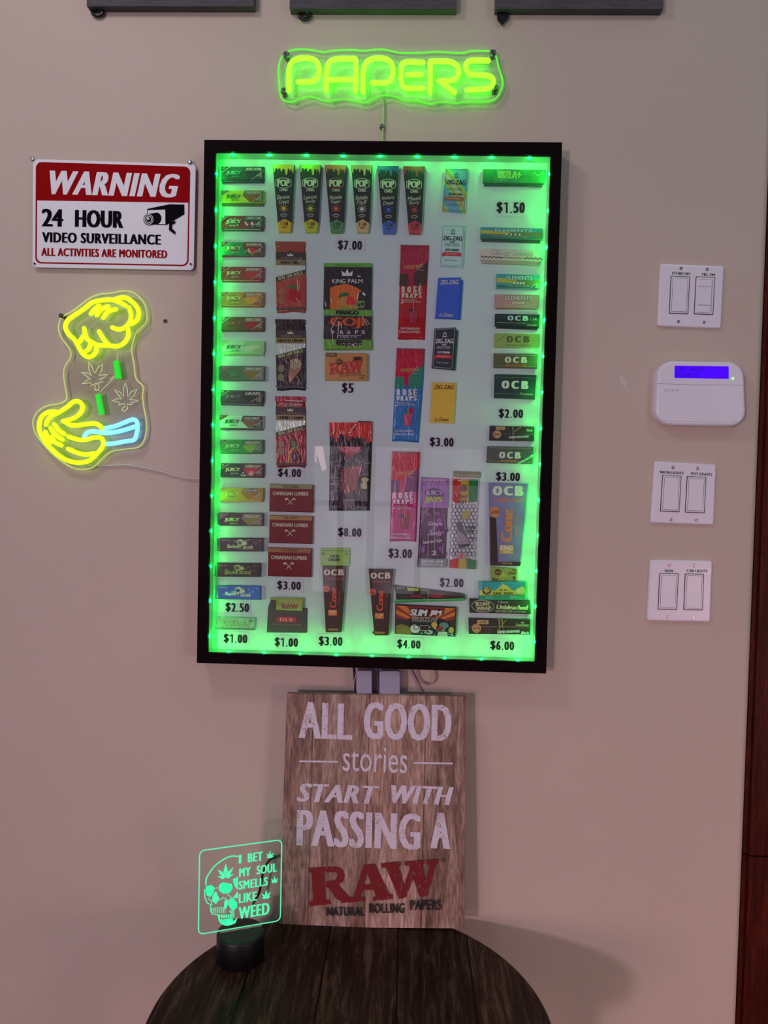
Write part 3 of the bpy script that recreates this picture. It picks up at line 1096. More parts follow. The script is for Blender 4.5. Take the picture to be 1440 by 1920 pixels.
# LED strip round the inside, one small lamp every 65 mm
LED = glow('green_led', (0.0, 1.0, 0.065), 330.0, (0.3, 0.8, 0.4))
TAPEM = C(120, 130, 122, 'plastic', 2.2)
LD = 0.034
mb = MB()
spots = []
for i in range(4):
    j = (i + 1) % 4
    a, b = INN[i].copy(), INN[j].copy()
    a.y = b.y = -0.0225
    t = (b - a).normalized()
    nrm = Vector((0, 1, 0)).cross(t)
    cc = sum(INN, Vector()) / 4
    if nrm.dot(Vector((cc.x, -LD, cc.z)) - a) < 0:
        nrm = -nrm
    u = Vector((0, 1, 0))
    hw = 0.015
    q4 = [a - u * hw, b - u * hw, b + u * hw, a + u * hw]
    vs = q4 + [v + nrm * 0.0008 for v in q4]
    mb.add(vs, [(0, 1, 2, 3), (7, 6, 5, 4), (0, 4, 5, 1), (2, 6, 7, 3)], TAPEM)
    L = (b - a).length
    kk = int(round(L / 0.0645))
    st = L / kk
    for m in range(kk):
        spots.append((a + t * (st * (m + 0.45)), t, nrm))
strip = mb.build('led_strip', case)
for c, t, nrm in spots:
    mb = MB()
    u = Vector((0, 1, 0))
    a = c + nrm * 0.0008 + Vector((0, 0.0225 - LD, 0))
    vs = [a - t * .0018 - u * .0014, a + t * .0018 - u * .0014, a + t * .0018 + u * .0014, a - t * .0018 + u * .0014]
    vs += [v + nrm * 0.0012 for v in vs]
    mb.add(vs, [(4, 5, 6, 7), (0, 1, 5, 4), (1, 2, 6, 5), (2, 3, 7, 6), (3, 0, 4, 7)], LED)
    mb.add(vs, [(0, 3, 2, 1)], TAPEM)
    mb.build('led', strip)

# ================================================================== adapters and cables under the case
ADP = C(120, 116, 128, 'plastic', 2.0)
K8 = (640, 1230, 7.2)
for lab, q in (('white power adapter under the case, the left one behind the sign top', rrect(205, 200, 412, 640, 34, 5)), ('white power adapter under the case, the wider right one behind the sign top', rrect(512, 204, 792, 640, 40, 5))):
    mb = MB()
    d = Draw(mb, wall_plane(0.036), K8)
    d.slab(q, 0.031, ADP, 14, 4)
    tag(mb.build('power_adapter'), lab, 'power adapter', 'power adapters under the case')
mb = MB()
d = Draw(mb, wall_plane(0.005), K8)
d.slab(rrect(165, 150, 835, 700, 10, 3), 0.005, C(120, 106, 118, 'plastic', 2.2), 5, 2)
tag(mb.build('wall_outlet'), 'pale wall outlet plate the two power adapters are plugged into', 'wall outlet')
mb = MB()
d = Draw(mb, wall_plane(0.012), K8)
d.slab([(408, 120), (490, 120), (512, 640), (424, 640)], 0.006, C(100, 84, 98, 'plastic', 2.0), 6, 2)
tag(mb.build('flat_cable'), 'flat grey cable running down between the two power adapters', 'cable')
mb = MB()
px_tube(mb, [(215, 120), (212, 200), (190, 280), (172, 360), (168, 440), (170, 640)], 0.008, 0.0011, C(150, 135, 140, 'plastic'), K8)
tag(mb.build('thin_cord'), 'thin pale cord hanging left of the power adapters', 'cable')
mb = MB()
px_tube(mb, [(160, 120), (172, 200), (178, 300), (176, 450), (178, 640)], 0.006, 0.0022, C(26, 14, 18, 'plastic', 1.2), K8)  # dark tube in place of the shadow beside the left adapter
tag(mb.build('shadow_strip'), 'black cord hanging down behind the left power adapter', 'cable')
mb = MB()
px_tube(mb, [(915, 120), (945, 200), (1000, 310), (1060, 430), (1110, 520), (1150, 620)], 0.006, 0.0016, C(128, 104, 112, 'plastic'), K8)
px_tube(mb, [(1000, 120), (1015, 200), (1040, 290), (1100, 360), (1180, 384), (1245, 350), (1272, 280), (1255, 190), (1235, 120)], 0.009, 0.0017, C(128, 104, 112, 'plastic'), K8)
tag(mb.build('coiled_cord'), 'looped pale cord below the case, right of the power adapters', 'cable')

# ================================================================== round table
TZ = 0.79
TC = Vector((-0.006, -0.3135, TZ))
TR_ = 0.309
TOP = wood('table_oak', (0.010, 0.004, 0.002), (0.040, 0.018, 0.010), (0.15, 0.080, 0.050), (9, 0.9, 1), 0.42, plank=(0, 0.1245, 0.0565), grain=9, spec=0.12, joint=0.06, gap=0.0034)
root = thing('round_table', (TC.x, TC.y, 0), 'round dark wood plank table against the wall, at the bottom', 'table')
mb = MB()
mb.lathe(TC, [(TR_ - 0.012, -0.032), (TR_ - 0.002, -0.028), (TR_, -0.022), (TR_, -0.004), (TR_ - 0.0015, -0.001), (TR_ - 0.004, 0.0)], TOP, 96, 'Z', False)
mb.build('tabletop', root)
mb = MB()
mb.lathe(TC, [(TR_ - 0.05, -0.095), (TR_ - 0.05, -0.032)], TOP, 64)
mb.build('apron', root)
for a in (45, 135, 225, 315):
    mb = MB()
    ca, sa = math.cos(math.radians(a)), math.sin(math.radians(a))
    top = TC + Vector((ca * 0.20, sa * 0.20, -0.09))
    bot = Vector((TC.x + ca * 0.225, TC.y + sa * 0.225, 0.0))
    vs = []
    for c, w in ((bot, 0.014), (top, 0.022)):
        for u, v in ((-1, -1), (1, -1), (1, 1), (-1, 1)):
            vs.append(c + Vector((u * w, v * w, 0)))
    mb.add(vs, [(0, 3, 2, 1), (4, 5, 6, 7), (0, 1, 5, 4), (1, 2, 6, 5), (2, 3, 7, 6), (3, 0, 4, 7)], TOP)
    mb.build('leg', root)

# ================================================================== wooden-look sign leaning on the wall
bl, br = on_z(523, 1738, TZ), on_z(871, 1741, TZ)
yb = (bl.y + br.y) / 2
tl, tr = P(537.8, 1300.5, 0.047), P(872.5, 1306, 0.047)
bc = Vector(((bl.x + br.x) / 2, yb, TZ))
tcn = (tl + tr) / 2
upv = (tcn - Vector((tcn.x, yb, TZ)))
nrm = Vector((1, 0, 0)).cross(upv).normalized()
if nrm.y > 0:
    nrm = -nrm
splane = any_plane(bc, nrm)
PLK = wood('weathered_plank', (0.17, 0.085, 0.06), (0.44, 0.27, 0.20), (0.72, 0.53, 0.43), (9, 3, 1.3), 0.7, plank=(0, 0.105, 0.0145), grain=5, spec=0.2)
WHT = worn_paint('worn_white_paint', (0.74, 0.68, 0.74), (0.36, 0.26, 0.22), 0.80, scale=420)
REDP = worn_paint('worn_red_paint', (0.20, 0.005, 0.006), (0.16, 0.09, 0.075), 0.80, scale=120)
BLKP = worn_paint('worn_black_paint', (0.012, 0.006, 0.007), (0.12, 0.07, 0.06), 0.84)
K6 = (500, 1240, 3.6)
mb = MB()
d = Draw(mb, splane, K6)
d.slab([(136, 218), (1341, 238), (1336, 1804), (83, 1793)], 0.014, PLK, 1.5)
d.h = 0.0002
d.t('ALL', 218, 279, 580, 523, WHT, b=0.09, ang=0.3, sp=1.1)
d.t('GOOD', 655, 283, 1248, 532, WHT, b=0.09, sp=1.1)
d.l([(218, 674), (482, 677)], 12, WHT)
d.l([(995, 685), (1256, 689)], 12, WHT)
d.t('stories', 515, 578, 950, 748, WHT, b=0.0, ang=0.3)
d.t('START', 200, 830, 760, 955, WHT, b=0.15, sl=0.25, sp=1.12)
d.t('WITH', 808, 840, 1262, 963, WHT, b=0.15, sl=0.25, sp=1.12)
d.t('PASSING', 203, 1012, 1040, 1258, WHT, b=0.10, sp=1.12)
d.t('A', 1106, 1020, 1242, 1262, WHT, b=0.12)
RAW_POLYS = [
    # R
    [(300, 1396), (385, 1388), (402, 1640), (316, 1645)], [(275, 1394), (410, 1384), (412, 1412), (284, 1426)], [(284, 1618), (430, 1606), (434, 1634), (290, 1650)],
    [(400, 1384), (470, 1382), (470, 1418), (400, 1422)], [(470, 1382), (512, 1400), (528, 1440), (478, 1440), (470, 1418)], [(528, 1440), (515, 1484), (470, 1512), (462, 1476), (478, 1440)],
    [(400, 1482), (462, 1476), (470, 1512), (400, 1522)], [(410, 1510), (482, 1500), (560, 1588), (520, 1625), (470, 1600)], [(540, 1590), (600, 1586), (592, 1616), (500, 1628)],
    # A
    [(655, 1372), (690, 1368), (625, 1608), (578, 1614)], [(655, 1372), (730, 1362), (838, 1585), (752, 1606)], [(622, 1508), (770, 1496), (780, 1530), (612, 1544)],
    [(552, 1596), (662, 1586), (664, 1612), (556, 1624)], [(716, 1588), (850, 1566), (852, 1600), (720, 1612)],
    # W
    [(795, 1358), (885, 1348), (944, 1586), (895, 1600)], [(900, 1592), (940, 1586), (1010, 1400), (980, 1345)], [(950, 1346), (1045, 1338), (1086, 1576), (1035, 1588)],
    [(1042, 1582), (1084, 1576), (1150, 1332), (1108, 1338)], [(772, 1360), (905, 1346), (905, 1376), (778, 1388)], [(930, 1346), (1062, 1336), (1062, 1362), (934, 1374)], [(1076, 1338), (1160, 1329), (1152, 1362), (1080, 1368)]]
for q in RAW_POLYS:
    d.p(q, REDP)
d.ring(1187, 1333, 11, 11, 3, BLKP)
d.t('R', 1183, 1328, 1191, 1338, BLKP)
d.t('NATURAL', 407, 1652, 660, 1712, BLKP, b=0.08, sp=1.12, ang=-2.4)
d.t('ROLLING', 692, 1627, 930, 1692, BLKP, b=0.08, sp=1.12, ang=-2.6)
d.t('PAPERS', 968, 1604, 1178, 1672, BLKP, b=0.08, sp=1.12, ang=-2.6)
tag(mb.build('wooden_sign'), 'weathered wood-look sign starting ALL GOOD stories, leaning on the wall on the table', 'sign')

# ================================================================== lit acrylic lamp
c0 = on_z(450.5, 1795, TZ)
BH = 0.047
root = thing('acrylic_lamp', c0, 'green lit acrylic lamp with an engraved skull on a round black base', 'lamp')
BLK = C(11, 9, 10, 'card', 0.8)
mb = MB()
mb.lathe(c0, [(0.0385, 0), (0.0405, 0.002), (0.0405, BH - 0.004), (0.0395, BH - 0.001), (0.0375, BH), (0.030, BH + 0.0004)], BLK, 56)
base = mb.build('lamp_base', root)
ang = math.radians(21)
dx = Vector((math.cos(ang), math.sin(ang), 0))
nn = Vector((math.sin(ang), -math.cos(ang), 0))
apl = any_plane(c0 + Vector((0, 0, BH)), nn)
K7 = (350, 1540, 6.4)
q7 = [(150, 398), (1141, 192), (1132, 1166), (148, 1398)]
cw = [apl(350 + x / 6.4, 1540 + y / 6.4) for x, y in q7]
o_ = (cw[0] + cw[3]) / 2
wv = ((cw[1] - cw[0]) + (cw[2] - cw[3])) / 2
Wp = wv.dot(dx)
zt = (cw[0].z + cw[1].z) / 2
zb = max((cw[2].z + cw[3].z) / 2, TZ + BH + 0.001)
lo_ = Vector((0, 0, 0)) + Vector((o_.x, o_.y, 0))
def aplane(x, y, h=0.0):
    u, v = x / 990.0, y / 1000.0
    p_ = lo_ + dx * (Wp * u)
    return Vector((p_.x, p_.y, zt + (zb - zt) * v)) + nn * h
LIT = glow('lit_engraving', (0.05, 1.0, 0.42), 0.82, (0.1, 0.5, 0.3))
LIT2 = glow('lit_engraving_bright', (0.0, 1.0, 0.33), 0.95, (0.1, 0.5, 0.3))
RIM = glow('lit_acrylic_rim', (0.12, 1.0, 0.52), 0.72, (0.1, 0.5, 0.3))
mb = MB()
d = Draw(mb, aplane, (0, 0, 1), fn=lambda x, y: (x, y), h=0.0)
d.slab(rrect(0, 0, 990, 1000, 62, 8), 0.004, ACRY)
d.slab([(250, 1000), (760, 1000), (760, 1020), (250, 1020)], 0.004, ACRY)
panel = mb.build('acrylic_panel', root)
mb = MB()
rim = rrect(0, 0, 990, 1000, 62, 8)
mb.tube([aplane(x, y, -0.002) for x, y in rim], 0.0011, RIM, 6, closed=True)
mb.build('lit_rim', panel)
s7 = lambda x, y: ((x - 150) * 1.0, y - 398 + (x - 150) * (0.208 + 0.026 * (y - 300) / 1000.0))
mb = MB()
d = Draw(mb, aplane, (0, 0, 1), fn=lambda x, y: (x, y), h=0.0)
def leaf(cx, cy, r, mat):
    for a, k in ((-90, 1.0), (-132, 0.86), (-48, 0.86), (-168, 0.62), (-12, 0.62), (165, 0.36), (15, 0.36)):
        t = Vector((math.cos(math.radians(a)), math.sin(math.radians(a))))
        w = Vector((-t.y, t.x))
        L = r * k
        pts = [Vector((cx, cy)), Vector((cx, cy)) + t * L * .45 + w * L * .15, Vector((cx, cy)) + t * L, Vector((cx, cy)) + t * L * .45 - w * L * .15]
        d.p([(p.x, p.y) for p in pts], mat)
for tx, x0, y0, x1, y1 in (('I', 464, 108, 494, 212), ('BET', 572, 106, 755, 212), ('MY', 470, 272, 610, 374), ('SOUL', 682, 270, 932, 376),
                           ('SMELLS', 468, 424, 822, 528), ('LIKE', 470, 580, 690, 690), ('WEED', 470, 742, 848, 886)):
    d.t(tx, x0, y0, x1, y1, LIT, b=0.10, sp=1.12)
leaf(842, 186, 84, LIT)
leaf(902, 498, 78, LIT)
leaf(800, 672, 104, LIT)
leaf(305, 340, 165, LIT)
arc = [(605, 412), (520, 414), (430, 458), (330, 540), (262, 635), (230, 700), (222, 775)]
d.l([s7(p.x, p.y) for p in smooth_path(arc, 4)], 16, LIT)
P7 = lambda pts, m: d.p([s7(*p) for p in pts], m)
P7([(225, 790), (290, 775), (325, 800), (315, 870), (280, 915), (240, 905), (222, 850)], LIT2)
P7([(380, 765), (420, 733), (530, 745), (540, 800), (505, 852), (430, 868), (378, 832)], LIT2)
P7([(540, 690), (605, 650), (605, 812), (560, 765)], LIT2)
P7([(305, 900), (342, 838), (388, 935), (345, 995), (300, 960)], LIT)
P7([(505, 925), (545, 905), (598, 965), (598, 1020), (560, 1050), (520, 1040), (492, 990)], LIT2)
P7([(446, 975), (468, 935), (495, 940), (484, 1000), (460, 1050), (440, 1040)], LIT)
P7([(545, 905), (605, 822), (605, 905)], LIT)
P7([(378, 1165), (430, 1172), (480, 1160), (548, 1150), (548, 1215), (470, 1247), (420, 1232), (385, 1200)], LIT2)
for i in range(6):
    x = 376 + i * 27
    P7([(x, 1118 - i * 2), (x + 21, 1114 - i * 2), (x + 20, 1158 - i * 3), (x + 3, 1160 - i * 3)], LIT)
for i in range(5):
    y = 1062 + i * 18
    P7([(500 + i * 10, y), (560, y - 22), (566, y - 12), (506 + i * 10, y + 10)], LIT)
P7([(480, 1195), (560, 1170), (606, 1130), (575, 1205), (490, 1240)], LIT)
for pts, w in (([(207, 820), (215, 930), (245, 985), (282, 995), (283, 1070), (300, 1108), (370, 1112), (382, 1175)], 12), ([(325, 800), (378, 790)], 8),
               ([(388, 935), (420, 905), (465, 915), (440, 975)], 10), ([(245, 920), (290, 955), (300, 1000)], 10), ([(470, 855), (530, 900)], 6)):
    d.l([s7(*p) for p in pts], w, LIT)
for i in range(7):
    x = 292 + i * 24
    d.l([s7(*p) for p in [(x, 1035 - i * 4), (x + 16, 1035 - i * 4), (x + 17, 1092 - i * 2), (x + 2, 1094 - i * 2), (x, 1035 - i * 4)]], 5, LIT)
mb.build('engraving', panel)
mb = MB()
px_tube(mb, [(800, 985), (850, 900), (880, 820), (912, 640), (955, 520), (1000, 465), (1060, 430), (1132, 412), (1220, 405)], 0.03, 0.0022, C(14, 10, 11, 'plastic', 1.2), K7)
tag(mb.build('black_cable'), 'black cable curving on the wall behind the lit acrylic lamp', 'cable')

# ================================================================== goods in the case
def quad_of(d, q):
    return d.rect(*q) if len(q) == 4 and not isinstance(q[0], tuple) else list(q)

def start(name, crop, q, label, cat, group):
    """The thing's Empty at the bottom of its outline, on the backing board."""
    tmp = Draw(MB(), wall_plane(BD), crop)
    pts = quad_of(tmp, q)
    px_ = [tmp.px(*p) for p in pts]
    cx = sum(p[0] for p in px_) / len(px_)
    by = max(p[1] for p in px_)
    return thing(name, P(cx, by, BD), label, cat, group)

def pack(name, crop, q, thick, col, label, cat, group, design=None, part='carton', bevel=1.2, steps=1, extra=None, kind=None, base=0.0, fn=None, seal=None):
    """A flat package stuck on the board: outline q, its printed front drawn by design(d)."""
    root = start(name, crop, q, label, cat, group)
    mb = MB()
    d = Draw(mb, wall_plane(BD + base + thick), crop)
    d.slab(quad_of(d, q), thick, col, bevel * crop[2], steps, smooth=False)
    d.h = 0.0001
    if design:
        design(d)
    mb.build(part, root)
    if seal:
        pts, m, des = seal
        mb = MB()
        d = Draw(mb, wall_plane(BD + base + thick + 0.0006), crop)
        d.slab(quad_of(d, pts), 0.0015, m, 0.3 * crop[2], 1)
        d.h = 0.0001
        if des:
            des(d)
        mb.build('sealed_edge', root)
    if extra:
        extra(root, BD + base + thick)
    return root

WHITE = C(176, 172, 178)
CREAM = C(160, 156, 140)
BLACK = C(22, 16, 18)
TXT_K = C(20, 16, 24, 'ink', 1.0)
GOLD = C(150, 118, 62)

# ------------------------------------------------------------------ price tags
TAGW = C(150, 154, 168, 'matte', 2.4)
TAGK = C(22, 18, 30, 'ink', 0.9)
tags = [
    ('$7.00', CB if False else CA, 1062, 792, 1260, 866, 'under the tapered cone packs', 28),
    ('$1.50', CB, 920, 478, 1152, 565, 'near the top right corner, over a rainbow pack', 8),
    ('$5', CC, 1096, 562, 1192, 640, 'under the tan 300\'s pack', 8),
    ('$4.00', CC, 572, 1262, 762, 1328, 'under the cherry charm pouch', 26),
    ('$2.00', CD, 938, 775, 1138, 845, 'in the right column under the large black pack', 10),
    ('$3.00', CD, 374, 1008, 570, 1078, 'under the orange pack', 14),
    ('$3.00', CD, 916, 1292, 1112, 1360, 'in the right column, over the large lilac cone pack', 12),
    ('$8.00', CE, 1064, 394, 1256, 463, 'under the black and red drip pouch', 8),
    ('$3.00', CE, 566, 830, 760, 897, 'under the three dark red boxes', 22),
    ('$2.50', CE, 143, 1008, 337, 1078, 'under the blue wrapped pack', 10),
    ('$1.00', CE, 128, 1263, 322, 1333, 'in the bottom left corner under a silver pack', 14),
    ('$1.00', CE, 545, 1293, 738, 1363, 'under the dark booklet with a red badge', 14),
    ('$3.00', CE, 906, 1283, 1100, 1355, 'under the dark brown cone pack in the bottom row', 14),
    ('$3.00', CF, 36, 565, 229, 638, 'under the purple rose pouch', 20),
    ('$2.00', CF, 455, 805, 650, 876, 'under the honeycomb pouch', 22),
    ('$4.00', CF, 108, 1310, 298, 1378, 'under the comic-art box', 26),
    ('$6.00', CF, 869, 1320, 1065, 1390, 'in the bottom right corner under a black pack', 18)]
def price(d, tx, x0, y0, x1, y1, mat):
    cells = {5: ((0, .225), (.245, .44), (.485, .54), (.59, .785), (.805, 1)), 2: ((0, .47), (.53, 1))}[len(tx)]
    f = d.loc((x0 + x1) / 2, (y0 + y1) / 2)
    W_, H_ = x1 - x0, y1 - y0
    for ch, (a, b) in zip(tx, cells):
        ca, cb = x0 + a * W_, x0 + b * W_
        dy = ((ca + cb) / 2 - (x0 + x1) / 2) * slope_h(d.px(x0, y0)[1])
        if ch == '.':
            d.r(ca, y1 - 10 + dy, cb, y1 + dy, mat)
        elif ch == '1':
            m_, w = ca + (cb - ca) * .62, (cb - ca) * .27
            d.p([(m_ - w * .6, y0 + dy), (m_ + w * .6, y0 + dy), (m_ + w * .6 - 1, y1 + dy), (m_ - w * .6 - 1, y1 + dy)], mat)
            d.p([(m_ - w * .6, y0 + dy), (m_ - w * .6, y0 + 14 + dy), (ca + 1, y0 + 17 + dy), (ca + 1, y0 + 9 + dy)], mat)
        else:
            e = 4 if ch == '$' else 0
            d.t(ch, ca, y0 - e + dy, cb, y1 + e + dy, mat, b=0.13)
for tx, cr, x0, y0, x1, y1, where, mg in tags:
    mb = MB()
    d = Draw(mb, wall_plane(BD + 0.0008), cr)
    d.slab(d.rect(x0 - mg, y0 - 22, x1 + mg, y1 + 26), 0.0007, TAGW, 0)
    d.h = 0.0001
    price(d, tx, x0, y0, x1, y1, TAGK)
    lab = 'white %s price tag %s' % (tx, where)
    tag(mb.build('price_tag'), lab, 'price tag', 'price tags in the display case')

# ------------------------------------------------------------------ left column of flavoured papers
def flavour_pack(x, y, w, hf, ht, tilt, left, right, fruit, word, ink, label, flav, dark=False, pic=None, wordcol=None):
    root = None
    def fn(u, v):
        return (x + u - v * 0.018, y + v + u * tilt)
    q = [fn(0, 0), fn(w, 0), fn(w, ht), fn(0, ht)]
    root = start('rolling_paper_pack', (0, 0, 1), q, label, 'rolling papers', 'flavoured papers in the left column')
    th = 0.0075
    if ht - hf > 1.0:
        mb = MB()
        d = Draw(mb, wall_plane(BD + 0.0052), (0, 0, 1), fn=fn)
        d.slab([(1.2, 2), (w - 0.8, 2), (w - 0.6, ht), (1.4, ht)], 0.0052, right if not dark else left, 0.6)
        d.h = 0.0001
        d.l([(4, ht - 2.4), (w - 6, ht - 2.2)], 0.9, ink)
        mb.build('tuck_flap', root)
    mb = MB()
    d = Draw(mb, wall_plane(BD + th), (0, 0, 1), fn=fn)
    d.slab([(0, 0), (w, 0), (w, hf), (0, hf)], th, left, 0.7)
    d.h = 0.0001
    d.p([(44, 0.6), (w - 0.6, 0.6), (w - 0.6, hf - 0.6), (54, hf - 0.6), (40, 10)], right)
    if fruit:
        d.p([(42, 11.5), (52, 8.8), (72, 9.2), (66, 16), (58, hf - 1.2), (52, hf - 2)], fruit)
    if pic:
        pic(d)
    d.p([(0.6, 0.6), (17, 0.6), (0.6, 11)], right if not dark else left)
    d.l([(0.7, 11.2), (17.3, 0.5)], 0.7, CREAM)
    d.t('32', 2.0, 2.0, 6.6, 4.6, CREAM, b=0.1, ang=-28)
    d.l([(57, hf - 0.6), (w - 1, 8.0)], 0.7, CREAM)
    d.p([(14, 14), (23.5, 5), (33, 14), (28, 18), (19, 18)], flav)
    d.t('JUICY', 9, 8.6, 38, 16.6, ink, b=0.17, sl=0.12)
    d.t('JAYS', 19, 18.2, 34, 21.2, ink, b=0.12, sl=0.2)
    if word:
        d.p([(45, 6.4), (49, 2.6), (61, 1.6), (74, 2.6), (77, 6.4), (70, 8.2), (52, 8.2)], right if not wordcol else wordcol[1])
        d.t(word, 47, 2.9, 75.5, 7.2, CREAM if not wordcol else wordcol[0], b=0.12)
        d.l([(44, 8.2), (77, 8.2)], 0.5, CREAM)
    d.t('32', w - 9.5, 12.6, w - 4.4, 15.4, CREAM, b=0.1)
    d.t('LEAVES', w - 14, 16.2, w - 4, 18.6, CREAM, b=0.08)
    d.t('1 1/4', w - 13, 19.4, w - 4, 21.6, CREAM, b=0.06)
    mb.build('sleeve', root)
    return root

g = lambda *a: C(*a)
DKG = g(12, 44, 38)
flavour_pack(415, 312, 80.5, 25.5, 29.8, 0.003, g(12, 40, 36), g(18, 30, 32), None, 'BERRY BOMB', g(70, 110, 100), 'near-black rolling paper pack with pale lettering, topmost in the left column', g(16, 50, 44), True)
flavour_pack(415, 356.4, 80, 23.4, 29, 0.003, g(150, 165, 22), g(70, 78, 34), g(112, 70, 22), 'PINEAPPLE', g(40, 70, 26), 'lime yellow rolling paper pack with PINEAPPLE lettering', g(90, 130, 30))
def canes(d):
    for i in range(5):
        d.p([(43 + i * 6, 12 + i), (46 + i * 6, 11), (51 + i * 5, 18 - i), (48 + i * 5, 19)], WHITE if i % 2 == 0 else g(150, 26, 22))
    for i in range(9):
        a = i * 0.7
        d.c(23 + 11 * math.cos(a), 13 + 7 * math.sin(a), 1.6, 1.6, CREAM, 8)
flavour_pack(415, 404.2, 79.5, 23.6, 28, 0.006, g(118, 40, 26), g(28, 66, 52), None, 'CANDY CANE', g(150, 168, 138), 'red and green rolling paper pack with CANDY CANE lettering', g(50, 78, 44), pic=canes)
def melon(d):
    d.p([(45, 20), (52, 11), (60, 22)], g(176, 150, 140))
    d.p([(52, 13), (62, 11), (66, 18), (58, 23.5)], g(180, 24, 34))
    d.p([(44, 23), (50, 16), (54, 23.5)], g(20, 50, 36))
flavour_pack(415, 453.6, 79.5, 25, 27, 0.003, g(14, 100, 58), g(92, 34, 36), None, 'WATERMELON', g(180, 140, 116), 'green rolling paper pack with WATERMELON lettering and a red slice', g(30, 70, 44), pic=melon)
flavour_pack(415, 500, 79.5, 24, 28.4, 0.004, g(120, 34, 32), g(112, 20, 28), g(150, 22, 34), 'RASPBERRY', g(168, 140, 110), 'crimson rolling paper pack with RASPBERRY lettering', g(100, 50, 36))
flavour_pack(415, 547.2, 79.5, 24.4, 28, 0.006, g(140, 112, 30), g(128, 62, 26), g(176, 118, 30), 'PEACHES & CREAM', g(206, 190, 110), 'orange rolling paper pack with golden slices, under the crimson one', g(92, 96, 30))
flavour_pack(415, 594, 80, 25, 27.2, 0.006, g(72, 50, 24), g(84, 54, 34), g(130, 14, 16), 'MAPLE SYRUP', g(128, 70, 50), 'brown rolling paper pack with MAPLE SYRUP lettering and a red triangle', g(74, 44, 24), True)
flavour_pack(415, 638.6, 80.5, 20.6, 28, 0.008, g(140, 200, 150), g(120, 160, 110), g(150, 196, 140), None, g(40, 90, 60), 'pale mint rolling paper pack with dark green lettering', g(110, 176, 120))
def clearwrap(x, y, w, h, tilt):
    def f(root, dd):
        mb = MB()
        d = Draw(mb, wall_plane(dd + 0.0006), (0, 0, 1), fn=lambda u, v: (x + u - v * 0.018, y + v + u * tilt))
        d.slab([(-1, -1), (w + 1, -1), (w + 5, 1), (w + 4, h - 2), (w + 5.5, h), (w, h + 1), (-1, h + 1), (-5, h - 2), (-4, h / 2), (-5.5, 2)], 0.0085, WRAP, 1.4, 2)
        mb.build('clear_wrap', root)
    return f
WRAP = clear('clear_wrap', (0.93, 0.95, 0.94), 0.12, 1.5, 1.6)
r_ = flavour_pack(415, 686.4, 80, 26.4, 27.2, 0.004, g(74, 134, 66), g(118, 122, 118), g(116, 126, 40), 'WHITE GRAPE', g(46, 76, 66), 'silver green rolling paper pack in clear wrap with yellow-green grapes', g(60, 90, 80), wordcol=(CREAM, g(70, 74, 84)))
clearwrap(415, 686.4, 80, 27.2, 0.004)(r_, BD + 0.0075)
flavour_pack(413.5, 731, 81, 21.6, 28.4, 0.026, g(42, 36, 48), g(24, 22, 28), g(18, 16, 18), 'GRAPE', g(96, 84, 100), 'black and violet rolling paper pack with GRAPE lettering', g(30, 26, 36), True, wordcol=(C(190, 196, 186), g(24, 30, 32)))
flavour_pack(411.8, 778, 82, 23.4, 27.4, 0.020, g(150, 214, 160), g(52, 46, 30), g(104, 72, 42), 'COCONUT', g(28, 66, 44), 'mint and dark brown rolling paper pack with COCONUT lettering', g(90, 170, 110), wordcol=(WHITE, g(30, 24, 18)))
flavour_pack(412.8, 824.2, 81, 24.4, 26.4, 0.006, g(20, 110, 48), g(44, 84, 54), g(92, 140, 44), 'GREEN APPLE', g(120, 190, 110), 'bright green rolling paper pack with an apple slice, above the red and black one', g(30, 110, 50))
def gum(d):
    for x, y in ((40, 22), (43, 18), (47, 22.5), (44, 23)):
        d.c(x, y, 2, 1.4, g(190, 160, 160), 8)
    d.p([(52, 21), (56, 14), (62, 16), (60, 23)], g(196, 120, 130))
flavour_pack(413.6, 868.2, 81, 25, 27, 0.010, g(28, 38, 42), g(70, 22, 34), g(160, 30, 50), 'BUBBLEGUM', g(172, 156, 126), 'black rolling paper pack with BUBBLEGUM lettering and a pink red gem', g(34, 60, 56), pic=gum)
flavour_pack(411.8, 914.6, 82, 23, 26.4, 0.004, g(150, 138, 30), g(140, 106, 26), g(136, 92, 24), 'LIQUORICE', g(210, 200, 80), 'golden yellow rolling paper pack with LIQUORICE lettering', g(110, 120, 26), wordcol=(WHITE, g(30, 40, 20)))
r_ = flavour_pack(412, 962, 80.5, 22.4, 23.6, 0.010, g(58, 58, 42), g(104, 104, 84), g(120, 128, 60), 'MELLOW', g(150, 160, 120), 'olive and silver rolling paper pack in clear wrap, under the golden one', g(70, 74, 40))
clearwrap(412, 961.6, 80.5, 23.6, 0.010)(r_, BD + 0.0075)

